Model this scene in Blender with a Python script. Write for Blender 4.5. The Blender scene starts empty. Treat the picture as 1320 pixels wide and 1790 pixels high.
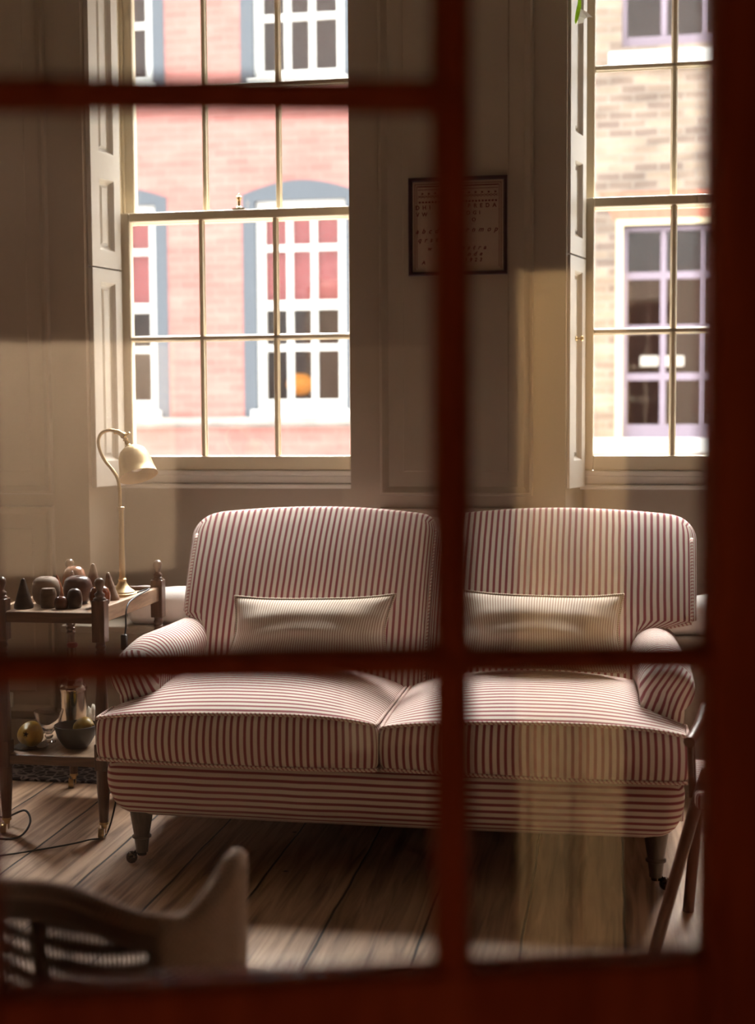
import bpy, bmesh, math, random
from mathutils import Vector, Matrix
random.seed(7)
SC = bpy.context.scene
COL = SC.collection
PI = math.pi

# ------------------------------------------------------------------ camera
CAM_H = 1.30
F_PX = 2356.0                      # focal length in pixels of the 1320x1790 frame
YAW, PITCH, ROLL = (math.radians(a) for a in (9.86, 3.83, 0.32))
_fw = Vector((-math.sin(YAW)*math.cos(PITCH), math.cos(YAW)*math.cos(PITCH), -math.sin(PITCH)))
_r = Vector((math.cos(YAW), math.sin(YAW), 0))
_d = _fw.cross(_r)
_right = math.cos(ROLL)*_r + math.sin(ROLL)*_d
_down = -math.sin(ROLL)*_r + math.cos(ROLL)*_d
cam_data = bpy.data.cameras.new('camera')
cam = bpy.data.objects.new('camera', cam_data)
COL.objects.link(cam)
m = Matrix((_right, -_down, -_fw)).transposed().to_4x4()
m.translation = Vector((0, 0, CAM_H))
cam.matrix_world = m
cam_data.sensor_fit = 'VERTICAL'
cam_data.sensor_height = 36.0
cam_data.sensor_width = 36.0*1320/1790
cam_data.lens = 36.0*F_PX/1790.0
cam_data.clip_start = 0.05
cam_data.dof.use_dof = True
cam_data.dof.focus_distance = 4.15
cam_data.dof.aperture_fstop = 2.1
SC.camera = cam

def ray(px, py):
    u, v = (px-660.0)/F_PX, (py-895.0)/F_PX
    return u*_right + v*_down + _fw
def atY(px, py, y):
    d = ray(px, py); return Vector((0, 0, CAM_H)) + d*(y/d.y)
def atZ(px, py, z):
    d = ray(px, py); return Vector((0, 0, CAM_H)) + d*((z-CAM_H)/d.z)

# ------------------------------------------------------------------ exposure, world, lights
SC.view_settings.view_transform = 'Standard'
SC.view_settings.look = 'None'
SC.view_settings.gamma = 1.0
SC.view_settings.use_curve_mapping = False
SC.view_settings.exposure = 0.0
W = bpy.data.worlds.new('overcast_sky'); SC.world = W
W.use_nodes = True
nt = W.node_tree; nt.nodes.clear()
out = nt.nodes.new('ShaderNodeOutputWorld')
bg = nt.nodes.new('ShaderNodeBackground')
tc = nt.nodes.new('ShaderNodeTexCoord')
sx = nt.nodes.new('ShaderNodeSeparateXYZ')
rp = nt.nodes.new('ShaderNodeValToRGB')
nt.links.new(tc.outputs['Generated'], sx.inputs[0])
nt.links.new(sx.outputs['Z'], rp.inputs[0])
rp.color_ramp.elements[0].position = 0.0;  rp.color_ramp.elements[0].color = (.30, .29, .28, 1)
rp.color_ramp.elements[1].position = 0.12; rp.color_ramp.elements[1].color = (.98, .98, 1.0, 1)
nt.links.new(rp.outputs[0], bg.inputs[0])
bg.inputs[1].default_value = 5.6
nt.links.new(bg.outputs[0], out.inputs[0])

WIN_SHIFT = 1.80
# the bright part of the overcast sky stands behind the houses opposite: their fronts stay in shade, our windows face it
sd = bpy.data.lights.new('soft_sun', 'SUN'); sd.energy = 84.0; sd.angle = math.radians(66); sd.color = (1, .975, .965)
sun = bpy.data.objects.new('soft_sun', sd); COL.objects.link(sun)
sun.rotation_euler = Vector((.30, -1.0, -1.9)).to_track_quat('-Z', 'Y').to_euler()
# a warm lamp in the dark hall on the camera's side of the glazed door
ld = bpy.data.lights.new('hall_lamp', 'POINT'); ld.energy = 26.0; ld.color = (1, .55, .25); ld.shadow_soft_size = .12
hall = bpy.data.objects.new('hall_lamp', ld); COL.objects.link(hall); hall.location = (-.9, -.6, .2)

# ------------------------------------------------------------------ materials
def mat(name, col=(.8, .8, .8), rough=.5, metal=0.0, spec=.5, bump=None, vary=None, coat=0.0, emit=None):
    M = bpy.data.materials.new(name); M.use_nodes = True
    n = M.node_tree; b = n.nodes['Principled BSDF']
    b.inputs['Base Color'].default_value = (*col, 1)
    b.inputs['Roughness'].default_value = rough
    b.inputs['Metallic'].default_value = metal
    b.inputs['Specular IOR Level'].default_value = spec
    b.inputs['Coat Weight'].default_value = coat
    t = n.nodes.new('ShaderNodeTexCoord')
    if vary:                                   # (scale xyz, amount 0..1, detail)
        mp = n.nodes.new('ShaderNodeMapping'); mp.inputs['Scale'].default_value = vary[0]
        nz = n.nodes.new('ShaderNodeTexNoise'); nz.inputs['Scale'].default_value = 1; nz.inputs['Detail'].default_value = 6
        rr = n.nodes.new('ShaderNodeMapRange'); rr.inputs[1].default_value = .3; rr.inputs[2].default_value = .7
        rr.inputs[3].default_value = 1-vary[1]; rr.inputs[4].default_value = 1+vary[1]
        mx = n.nodes.new('ShaderNodeVectorMath'); mx.operation = 'SCALE'
        mx.inputs[0].default_value = col
        n.links.new(t.outputs['Object'], mp.inputs[0]); n.links.new(mp.outputs[0], nz.inputs['Vector'])
        n.links.new(nz.outputs['Fac'], rr.inputs[0]); n.links.new(rr.outputs[0], mx.inputs['Scale'])
        n.links.new(mx.outputs[0], b.inputs['Base Color'])
    if bump:                                   # (scale, strength)
        nz2 = n.nodes.new('ShaderNodeTexNoise'); nz2.inputs['Scale'].default_value = bump[0]; nz2.inputs['Detail'].default_value = 4
        bp = n.nodes.new('ShaderNodeBump'); bp.inputs['Strength'].default_value = bump[1]; bp.inputs['Distance'].default_value = .01
        n.links.new(t.outputs['Object'], nz2.inputs['Vector'])
        n.links.new(nz2.outputs['Fac'], bp.inputs['Height']); n.links.new(bp.outputs[0], b.inputs['Normal'])
    if emit:
        b.inputs['Emission Color'].default_value = (*emit[0], 1); b.inputs['Emission Strength'].default_value = emit[1]
    return M

def wood(name, dark, light, scale=(6, 40, 40), rough=.45, coat=0.0, spec=.5):
    M = bpy.data.materials.new(name); M.use_nodes = True
    n = M.node_tree; b = n.nodes['Principled BSDF']; L = n.links.new
    t = n.nodes.new('ShaderNodeTexCoord'); mp = n.nodes.new('ShaderNodeMapping'); mp.inputs['Scale'].default_value = scale
    nz = n.nodes.new('ShaderNodeTexNoise'); nz.inputs['Scale'].default_value = 1.5; nz.inputs['Detail'].default_value = 8; nz.inputs['Distortion'].default_value = .6
    cr = n.nodes.new('ShaderNodeValToRGB')
    cr.color_ramp.elements[0].position = .3; cr.color_ramp.elements[0].color = (*dark, 1)
    cr.color_ramp.elements[1].position = .7; cr.color_ramp.elements[1].color = (*light, 1)
    L(t.outputs['Object'], mp.inputs[0]); L(mp.outputs[0], nz.inputs['Vector']); L(nz.outputs['Fac'], cr.inputs[0]); L(cr.outputs[0], b.inputs['Base Color'])
    bp = n.nodes.new('ShaderNodeBump'); bp.inputs['Strength'].default_value = .25; bp.inputs['Distance'].default_value = .004
    L(nz.outputs['Fac'], bp.inputs['Height']); L(bp.outputs[0], b.inputs['Normal'])
    b.inputs['Specular IOR Level'].default_value = spec; b.inputs['Roughness'].default_value = rough; b.inputs['Coat Weight'].default_value = coat; b.inputs['Coat Roughness'].default_value = .15
    return M

def ticking(name, ground, stripe, period, width, soft=.06):
    """striped cotton: the stripes follow the v coordinate (metres) of the cloth's own uv map"""
    M = bpy.data.materials.new(name); M.use_nodes = True
    n = M.node_tree; b = n.nodes['Principled BSDF']; L = n.links.new
    uv = n.nodes.new('ShaderNodeUVMap'); uv.uv_map = 'cloth'
    s = n.nodes.new('ShaderNodeSeparateXYZ'); L(uv.outputs[0], s.inputs[0])
    t = n.nodes.new('ShaderNodeTexCoord')
    wob = n.nodes.new('ShaderNodeTexNoise'); wob.inputs['Scale'].default_value = 5
    L(t.outputs['Object'], wob.inputs['Vector'])
    w2 = n.nodes.new('ShaderNodeMath'); w2.operation = 'MULTIPLY_ADD'; w2.inputs[1].default_value = .006; L(wob.outputs['Fac'], w2.inputs[0]); L(s.outputs['Y'], w2.inputs[2])
    dv = n.nodes.new('ShaderNodeMath'); dv.operation = 'DIVIDE'; dv.inputs[1].default_value = period; L(w2.outputs[0], dv.inputs[0])
    fr = n.nodes.new('ShaderNodeMath'); fr.operation = 'FRACT'; L(dv.outputs[0], fr.inputs[0])
    sb = n.nodes.new('ShaderNodeMath'); sb.operation = 'SUBTRACT'; sb.inputs[1].default_value = .5; L(fr.outputs[0], sb.inputs[0])
    ab = n.nodes.new('ShaderNodeMath'); ab.operation = 'ABSOLUTE'; L(sb.outputs[0], ab.inputs[0])
    mr = n.nodes.new('ShaderNodeMapRange'); mr.inputs[1].default_value = width/2-soft; mr.inputs[2].default_value = width/2+soft
    mr.inputs[3].default_value = 1; mr.inputs[4].default_value = 0; L(ab.outputs[0], mr.inputs[0])
    mx = n.nodes.new('ShaderNodeMix'); mx.data_type = 'RGBA'
    mx.inputs['A'].default_value = (*ground, 1); mx.inputs['B'].default_value = (*stripe, 1)
    L(mr.outputs[0], mx.inputs['Factor']); L(mx.outputs['Result'], b.inputs['Base Color'])
    wv = n.nodes.new('ShaderNodeTexNoise'); wv.inputs['Scale'].default_value = 700
    L(t.outputs['Object'], wv.inputs['Vector'])
    bp = n.nodes.new('ShaderNodeBump'); bp.inputs['Strength'].default_value = .25; bp.inputs['Distance'].default_value = .002
    L(wv.outputs['Fac'], bp.inputs['Height']); L(bp.outputs[0], b.inputs['Normal'])
    b.inputs['Roughness'].default_value = .9; b.inputs['Specular IOR Level'].default_value = .15
    b.inputs['Sheen Weight'].default_value = .15
    return M

def glass(name, tint=(1, 1, 1), refl=.06, rough=.01):
    """thin pane: lets the view and the light straight through, reflects a little"""
    M = bpy.data.materials.new(name); M.use_nodes = True
    n = M.node_tree; n.nodes.clear(); L = n.links.new
    o = n.nodes.new('ShaderNodeOutputMaterial'); mx = n.nodes.new('ShaderNodeMixShader')
    tr = n.nodes.new('ShaderNodeBsdfTransparent'); tr.inputs[0].default_value = (*tint, 1)
    gl = n.nodes.new('ShaderNodeBsdfGlossy'); gl.inputs['Roughness'].default_value = rough
    lw = n.nodes.new('ShaderNodeLayerWeight'); lw.inputs[0].default_value = .5          # facing term, the same from both sides of the pane
    pw = n.nodes.new('ShaderNodeMath'); pw.operation = 'POWER'; pw.inputs[1].default_value = 5; L(lw.outputs['Facing'], pw.inputs[0])
    mm = n.nodes.new('ShaderNodeMath'); mm.operation = 'MULTIPLY_ADD'; mm.inputs[1].default_value = .9-refl; mm.inputs[2].default_value = refl
    mm.use_clamp = True
    t = n.nodes.new('ShaderNodeTexCoord'); nz = n.nodes.new('ShaderNodeTexNoise'); nz.inputs['Scale'].default_value = 4
    bp = n.nodes.new('ShaderNodeBump'); bp.inputs['Strength'].default_value = .05; bp.inputs['Distance'].default_value = .01
    L(t.outputs['Object'], nz.inputs['Vector']); L(nz.outputs['Fac'], bp.inputs['Height']); L(bp.outputs[0], gl.inputs['Normal'])
    L(pw.outputs[0], mm.inputs[0]); L(mm.outputs[0], mx.inputs[0]); L(tr.outputs[0], mx.inputs[1]); L(gl.outputs[0], mx.inputs[2]); L(mx.outputs[0], o.inputs[0])
    return M

def leafy(name, col):
    """a thin petal or leaf that lets daylight glow through"""
    M = bpy.data.materials.new(name); M.use_nodes = True
    n = M.node_tree; n.nodes.clear(); L = n.links.new
    o = n.nodes.new('ShaderNodeOutputMaterial'); mx = n.nodes.new('ShaderNodeMixShader'); mx.inputs[0].default_value = .6
    d = n.nodes.new('ShaderNodeBsdfDiffuse'); d.inputs[0].default_value = (*col, 1); t = n.nodes.new('ShaderNodeBsdfTranslucent'); t.inputs[0].default_value = (*col, 1)
    L(d.outputs[0], mx.inputs[1]); L(t.outputs[0], mx.inputs[2]); L(mx.outputs[0], o.inputs[0])
    return M

def brick_mat(name, c1, c2, mortar, bw=.22, bh=.075, soot=.25, msize=.008):
    M = bpy.data.materials.new(name); M.use_nodes = True
    n = M.node_tree; b = n.nodes['Principled BSDF']; L = n.links.new
    t = n.nodes.new('ShaderNodeTexCoord'); s = n.nodes.new('ShaderNodeSeparateXYZ'); c = n.nodes.new('ShaderNodeCombineXYZ')
    L(t.outputs['Object'], s.inputs[0]); L(s.outputs['X'], c.inputs['X']); L(s.outputs['Z'], c.inputs['Y'])
    br = n.nodes.new('ShaderNodeTexBrick'); br.inputs['Scale'].default_value = 1
    br.inputs['Brick Width'].default_value = bw; br.inputs['Row Height'].default_value = bh; br.inputs['Mortar Size'].default_value = msize
    br.inputs['Mortar Smooth'].default_value = .4; br.inputs['Bias'].default_value = 0
    br.inputs['Color1'].default_value = (*c1, 1); br.inputs['Color2'].default_value = (*c2, 1); br.inputs['Mortar'].default_value = (*mortar, 1)
    L(c.outputs[0], br.inputs['Vector'])
    nz = n.nodes.new('ShaderNodeTexNoise'); nz.inputs['Scale'].default_value = 2.2; nz.inputs['Detail'].default_value = 6
    mp = n.nodes.new('ShaderNodeMapping'); mp.inputs['Scale'].default_value = (1, 1, 3)
    L(t.outputs['Object'], mp.inputs[0]); L(mp.outputs[0], nz.inputs['Vector'])
    mr = n.nodes.new('ShaderNodeMapRange'); mr.inputs[1].default_value = .35; mr.inputs[2].default_value = .7; mr.inputs[3].default_value = 1-soot; mr.inputs[4].default_value = 1+soot*.6
    L(nz.outputs['Fac'], mr.inputs[0])
    sc = n.nodes.new('ShaderNodeVectorMath'); sc.operation = 'SCALE'; L(br.outputs['Color'], sc.inputs[0]); L(mr.outputs[0], sc.inputs['Scale'])
    L(sc.outputs[0], b.inputs['Base Color'])
    bp = n.nodes.new('ShaderNodeBump'); bp.inputs['Strength'].default_value = .4; bp.inputs['Distance'].default_value = .01; bp.invert = True
    L(br.outputs['Fac'], bp.inputs['Height']); L(bp.outputs[0], b.inputs['Normal'])
    b.inputs['Roughness'].default_value = .9
    return M

def floor_mat():
    M = bpy.data.materials.new('old_floorboards'); M.use_nodes = True
    n = M.node_tree; b = n.nodes['Principled BSDF']; L = n.links.new
    def math_(op, a, bb=None, cc=None):
        x = n.nodes.new('ShaderNodeMath'); x.operation = op
        for i, v in enumerate((a, bb, cc)):
            if v is None: continue
            if isinstance(v, (int, float)): x.inputs[i].default_value = v
            else: L(v, x.inputs[i])
        return x.outputs[0]
    t = n.nodes.new('ShaderNodeTexCoord'); s = n.nodes.new('ShaderNodeSeparateXYZ'); L(t.outputs['Object'], s.inputs[0])
    wob = n.nodes.new('ShaderNodeTexNoise'); wob.inputs['Scale'].default_value = 4; L(t.outputs['Object'], wob.inputs['Vector'])
    x = math_('ADD', s.outputs['X'], math_('MULTIPLY', math_('SUBTRACT', wob.outputs['Fac'], .5), .012))
    px = math_('DIVIDE', math_('SUBTRACT', x, .04), .2534)
    fr = math_('FRACT', px); idx = math_('FLOOR', px)
    e = math_('ABSOLUTE', math_('SUBTRACT', fr, .5))           # .5 at a gap
    gap = n.nodes.new('ShaderNodeMapRange'); gap.inputs[1].default_value = .482; gap.inputs[2].default_value = .492; L(e, gap.inputs[0])
    wn = n.nodes.new('ShaderNodeTexWhiteNoise'); wn.noise_dimensions = '1D'; L(idx, wn.inputs['W'])
    # grain stretched along the board
    cv = n.nodes.new('ShaderNodeCombineXYZ'); L(math_('MULTIPLY', s.outputs['X'], 34), cv.inputs['X']); L(math_('ADD', math_('MULTIPLY', s.outputs['Y'], 2.2), math_('MULTIPLY', idx, 7.3)), cv.inputs['Y'])
    gr = n.nodes.new('ShaderNodeTexNoise'); gr.inputs['Scale'].default_value = 1; gr.inputs['Detail'].default_value = 9; gr.inputs['Distortion'].default_value = .8
    L(cv.outputs[0], gr.inputs['Vector'])
    cr = n.nodes.new('ShaderNodeValToRGB'); L(gr.outputs['Fac'], cr.inputs[0])
    cr.color_ramp.elements[0].position = .28; cr.color_ramp.elements[0].color = (.13, .062, .034, 1)
    cr.color_ramp.elements[1].position = .62; cr.color_ramp.elements[1].color = (.46, .29, .185, 1)
    k = math_('ADD', math_('MULTIPLY', wn.outputs['Value'], .35), .82)
    sc = n.nodes.new('ShaderNodeVectorMath'); sc.operation = 'SCALE'; L(cr.outputs[0], sc.inputs[0]); L(k, sc.inputs['Scale'])
    vo = n.nodes.new('ShaderNodeTexVoronoi'); vo.inputs['Scale'].default_value = 5.5; L(t.outputs['Object'], vo.inputs['Vector'])
    kn = n.nodes.new('ShaderNodeMapRange'); kn.inputs[1].default_value = .02; kn.inputs[2].default_value = .06; kn.inputs[3].default_value = .9; kn.inputs[4].default_value = 0; L(vo.outputs['Distance'], kn.inputs[0])
    dk = math_('MAXIMUM', gap.outputs[0], kn.outputs[0])
    mx = n.nodes.new('ShaderNodeMix'); mx.data_type = 'RGBA'; L(dk, mx.inputs['Factor']); L(sc.outputs[0], mx.inputs['A']); mx.inputs['B'].default_value = (.012, .007, .005, 1)
    L(mx.outputs['Result'], b.inputs['Base Color'])
    hh = math_('SUBTRACT', math_('MULTIPLY', gr.outputs['Fac'], .25), gap.outputs[0])
    bp = n.nodes.new('ShaderNodeBump'); bp.inputs['Strength'].default_value = .6; bp.inputs['Distance'].default_value = .008; L(hh, bp.inputs['Height']); L(bp.outputs[0], b.inputs['Normal'])
    b.inputs['Roughness'].default_value = .55
    return M

def rug_mat():
    M = bpy.data.materials.new('dark_patterned_rug'); M.use_nodes = True
    n = M.node_tree; b = n.nodes['Principled BSDF']; L = n.links.new
    t = n.nodes.new('ShaderNodeTexCoord'); v = n.nodes.new('ShaderNodeTexVoronoi'); v.feature = 'DISTANCE_TO_EDGE'; v.inputs['Scale'].default_value = 26
    L(t.outputs['Object'], v.inputs['Vector'])
    cr = n.nodes.new('ShaderNodeValToRGB'); L(v.outputs['Distance'], cr.inputs[0])
    cr.color_ramp.elements[0].position = .04; cr.color_ramp.elements[0].color = (.22, .19, .19, 1)
    cr.color_ramp.elements[1].position = .11; cr.color_ramp.elements[1].color = (.018, .014, .02, 1)
    L(cr.outputs[0], b.inputs['Base Color']); b.inputs['Roughness'].default_value = .95
    return M

MT = {}
MT['panel'] = mat('drab_panel_paint', (.325, .255, .195), .5, bump=(14, .08), vary=((1.5, 1.5, .6), .07))
MT['shutter'] = mat('pale_shutter_paint', (.60, .555, .495), .42, bump=(18, .05))
MT['sash'] = mat('cream_sash_paint', (.63, .545, .40), .38, bump=(25, .05))
MT['ceiling'] = mat('ceiling_paint', (.62, .57, .5), .8)
MT['floor'] = floor_mat()
MT['rug'] = rug_mat()
MT['mahogany'] = wood('red_mahogany', (.085, .012, .004), (.15, .026, .009), (30, 30, 3), .75, 0.0, .06)
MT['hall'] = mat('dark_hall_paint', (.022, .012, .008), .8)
MT['paneglass'] = glass('old_window_glass', (.97, .98, .97), .05)
MT['doorglass'] = glass('glazed_door_glass', (.96, .955, .94), .055, .035)
MT['tick'] = ticking('red_ticking', (.76, .675, .595), (.315, .085, .10), .0200, .42, .07)
MT['tickpipe'] = ticking('red_ticking_piping', (.80, .70, .61), (.46, .19, .19), .0125, .40, .12)
MT['finetick'] = ticking('fine_taupe_ticking', (.76, .68, .56), (.42, .27, .22), .0082, .42, .12)
MT['finepipe'] = ticking('fine_ticking_piping', (.74, .65, .53), (.40, .25, .2), .006, .42, .12)
MT['legwood'] = wood('grey_turned_wood', (.055, .038, .028), (.12, .085, .06), (30, 30, 4), .35, .2)
MT['caster'] = mat('dark_bronze', (.09, .065, .05), .22, 1.0)
MT['brass'] = mat('satin_brass', (.60, .46, .27), .5, .9)
MT['brassold'] = mat('aged_brass', (.52, .36, .17), .3, 1.0)
MT['oak'] = wood('trolley_oak', (.075, .036, .02), (.17, .088, .048), (5, 40, 40), .42, .15)
MT['oakpost'] = wood('trolley_turned_oak', (.065, .03, .018), (.15, .075, .045), (40, 40, 5), .38, .2)
MT['oaktop'] = wood('trolley_tray_oak', (.24, .14, .08), (.42, .27, .165), (40, 5, 40), .5)
MT['bolster'] = mat('white_linen', (.80, .75, .71), .9, bump=(30, .2))
MT['benchpaint'] = mat('bench_paint', (.30, .245, .19), .5)

# ------------------------------------------------------------------ object helpers
def wpos(o):
    p = Vector((0, 0, 0))
    while o is not None: p += o.location; o = o.parent
    return p

def tag(o, label=None, cat=None, group=None, kind=None):
    if label: o['label'] = label
    if cat: o['category'] = cat
    if group: o['group'] = group
    if kind: o['kind'] = kind
    return o

def empty(name, loc, label=None, cat=None, group=None, kind=None):
    o = bpy.data.objects.new(name, None); o.empty_display_size = .05
    COL.objects.link(o); o.location = loc
    return tag(o, label, cat, group, kind)

def obj(name, bm, material, parent=None, smooth=None, bevel=None, origin=None, sub=0):
    """links a bmesh that was built in world coordinates as ONE mesh object"""
    bmesh.ops.recalc_face_normals(bm, faces=bm.faces[:])
    base = Vector(origin) if origin is not None else (Vector((0, 0, 0)) if parent is None else None)
    if base is None:
        c = [v.co for v in bm.verts]
        base = Vector((sum(p.x for p in c), sum(p.y for p in c), sum(p.z for p in c)))/max(1, len(c))
    for v in bm.verts: v.co -= base
    me = bpy.data.meshes.new(name); bm.to_mesh(me); bm.free()
    o = bpy.data.objects.new(name, me); COL.objects.link(o)
    if material is not None:
        for mm in (material if isinstance(material, (list, tuple)) else [material]): me.materials.append(mm)
    if parent is not None:
        o.parent = parent; o.location = base - wpos(parent)
    else: o.location = base
    if bevel:
        b = o.modifiers.new('bevel', 'BEVEL'); b.width = bevel; b.segments = 2; b.limit_method = 'ANGLE'; b.angle_limit = math.radians(40)
    if sub:
        s = o.modifiers.new('sub', 'SUBSURF'); s.levels = sub; s.render_levels = sub
    if smooth is not None:
        me.polygons.foreach_set('use_smooth', [True]*len(me.polygons))
        if smooth < 180: me.set_sharp_from_angle(angle=math.radians(smooth))
    return o

def NB(): return bmesh.new()
def box(bm, x0, x1, y0, y1, z0, z1):
    v = [bm.verts.new((x, y, z)) for x in (x0, x1) for y in (y0, y1) for z in (z0, z1)]
    for f in ((0, 1, 3, 2), (4, 6, 7, 5), (0, 4, 5, 1), (2, 3, 7, 6), (0, 2, 6, 4), (1, 5, 7, 3)):
        bm.faces.new([v[i] for i in f])
    return bm
def prism(bm, pts, z0, z1):
    """a plan outline (x, y) raised from z0 to z1"""
    a = [bm.verts.new((x, y, z0)) for x, y in pts]; b = [bm.verts.new((x, y, z1)) for x, y in pts]
    n = len(pts)
    bm.faces.new(a[::-1]); bm.faces.new(b)
    for i in range(n): bm.faces.new((a[i], a[(i+1) % n], b[(i+1) % n], b[i]))
    return bm
def vprism(bm, pts, y0, y1):
    """an upright outline (x, z) given thickness from y0 to y1"""
    a = [bm.verts.new((x, y0, z)) for x, z in pts]; b = [bm.verts.new((x, y1, z)) for x, z in pts]
    n = len(pts)
    bm.faces.new(a[::-1]); bm.faces.new(b)
    for i in range(n): bm.faces.new((a[i], a[(i+1) % n], b[(i+1) % n], b[i]))
    return bm
def lathe(bm, prof, c=(0, 0, 0), n=32, axis=None):
    """turns (radius, height) round a vertical axis at c, or round 'axis'"""
    c = Vector(c)
    q = Matrix.Identity(3) if axis is None else Vector((0, 0, 1)).rotation_difference(Vector(axis).normalized()).to_matrix()
    rings = []
    for r, h in prof:
        if r < 1e-5: rings.append([bm.verts.new(c + q @ Vector((0, 0, h)))])
        else: rings.append([bm.verts.new(c + q @ Vector((r*math.cos(2*PI*i/n), r*math.sin(2*PI*i/n), h))) for i in range(n)])
    for a, b in zip(rings, rings[1:]):
        for i in range(n):
            j = (i+1) % n
            if len(a) == 1 and len(b) == 1: continue
            if len(a) == 1: bm.faces.new((a[0], b[j], b[i]))
            elif len(b) == 1: bm.faces.new((a[i], a[j], b[0]))
            else: bm.faces.new((a[i], a[j], b[j], b[i]))
    for rg in (rings[0], rings[-1]):
        if len(rg) > 1: bm.faces.new(rg)
    return bm
def smooth_path(pts, k=6):
    P = [Vector(p) for p in pts]; out_ = []
    for i in range(len(P)-1):
        p0 = P[max(i-1, 0)]; p1 = P[i]; p2 = P[i+1]; p3 = P[min(i+2, len(P)-1)]
        for j in range(k):
            t = j/k
            out_.append(.5*((2*p1)+(p2-p0)*t+(2*p0-5*p1+4*p2-p3)*t*t+(3*p1-p0-3*p2+p3)*t**3))
    out_.append(P[-1]); return out_
def tube(bm, path, r, n=10, closed=False, uvname=None):
    P = [Vector(p) for p in path]; N = len(P); rings = []; s = 0; S = []
    rr = r if callable(r) else (lambda t: r)
    up = None
    for i, p in enumerate(P):
        t = (P[(i+1) % N]-P[i-1]) if closed else (P[min(i+1, N-1)]-P[max(i-1, 0)])
        t.normalize()
        if up is None:
            up = Vector((0, 0, 1)) if abs(t.z) < .9 else Vector((1, 0, 0))
        a = t.cross(up)
        if a.length < 1e-6: a = t.cross(Vector((0, 1, 0)))
        a.normalize(); b = a.cross(t).normalized(); up = b
        if i: s += (P[i]-P[i-1]).length
        S.append(s); R = rr(i/max(1, N-1))
        rings.append([bm.verts.new(p + R*(math.cos(2*PI*k/n)*a + math.sin(2*PI*k/n)*b)) for k in range(n)])
    uv = bm.loops.layers.uv.new(uvname) if uvname and not bm.loops.layers.uv.get(uvname) else (bm.loops.layers.uv.get(uvname) if uvname else None)
    rng = range(N) if closed else range(N-1)
    for i in rng:
        a, b = rings[i], rings[(i+1) % N]
        s0, s1 = S[i], (S[(i+1) % N] if i+1 < N else s+.01)
        for k in range(n):
            j = (k+1) % n
            f = bm.faces.new((a[k], a[j], b[j], b[k]))
            if uv:
                for l, vv in zip(f.loops, ((k, s0), (k+1, s0), (k+1, s1), (k, s1))): l[uv].uv = (vv[0]*.005, vv[1]+vv[0]*.0012)
    if not closed:
        bm.faces.new(rings[0][::-1]); bm.faces.new(rings[-1])
    return bm
def ringpanel(bm, M4, u0, u1, v0, v1, rings, cap=True):
    """mitred rectangular rings: (inset, height) pairs, in the (u, v, height) frame M4"""
    R = []
    for ins, h in rings:
        R.append([bm.verts.new(M4 @ Vector(p)) for p in ((u0+ins, v0+ins, h), (u1-ins, v0+ins, h), (u1-ins, v1-ins, h), (u0+ins, v1-ins, h))])
    for a, b in zip(R, R[1:]):
        for i in range(4): bm.faces.new((a[i], a[(i+1) % 4], b[(i+1) % 4], b[i]))
    if cap: bm.faces.new(R[-1])
    return bm
def ticks(lo, hi, r, k, n):
    r = min(r, (hi-lo)*.499)
    a = [lo + r*(1-math.cos(i/k*PI/2)) for i in range(k)]
    m_ = [lo+r+(hi-lo-2*r)*i/n for i in range(n+1)]
    b = [hi - r*(1-math.cos(i/k*PI/2)) for i in range(k)][::-1]
    return a+m_+b
def soft_box(bm, lo, hi, r, n=(20, 12, 6), k=5, deform=None, axes=(1, 0, 1), uvoff=0.0):
    """rounded upholstered block; axes = for faces looking along x, y, z: which coordinate the stripes count"""
    lo = Vector(lo); hi = Vector(hi)
    uv = bm.loops.layers.uv.get('cloth') or bm.loops.layers.uv.new('cloth')
    T = [ticks(lo[i], hi[i], r, k, n[i]) for i in range(3)]
    cache = {}
    def vert(p):
        key = tuple(round(c, 6) for c in p)
        if key not in cache:
            q = Vector(p); inn = Vector((min(max(q[i], lo[i]+r), hi[i]-r) for i in range(3)))
            d = q-inn
            if d.length > 1e-9: q = inn + d.normalized()*r
            if deform: q = deform(q)
            cache[key] = bm.verts.new(q)
        return cache[key]
    for ax in range(3):
        b, c = [i for i in range(3) if i != ax]
        for side in (lo[ax], hi[ax]):
            for i in range(len(T[b])-1):
                for j in range(len(T[c])-1):
                    quad = []
                    for (ii, jj) in ((i, j), (i+1, j), (i+1, j+1), (i, j+1)):
                        p = [0, 0, 0]; p[ax] = side; p[b] = T[b][ii]; p[c] = T[c][jj]; quad.append(p)
                    vs = [vert(p) for p in quad]
                    if len(set(vs)) < 3: continue
                    try: f = bm.faces.new(vs)
                    except ValueError: continue
                    for l, p in zip(f.loops, quad): l[uv].uv = (p[(axes[ax]+1) % 3], p[axes[ax]]+uvoff)
    return bm
def sstep(a, b, x):
    t = min(1, max(0, (x-a)/(b-a))); return t*t*(3-2*t)
def copy_tree(o, parent=None, delta=None):
    c = o.copy(); COL.objects.link(c)
    if parent is not None: c.parent = parent
    if delta is not None: c.location = o.location + Vector(delta)
    for ch in list(o.children): copy_tree(ch, c)
    return c
def struct(name, bm, m_, parent=None, **kw):
    o = obj(name, bm, m_, parent, **kw); o['kind'] = 'structure'; return o

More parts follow.
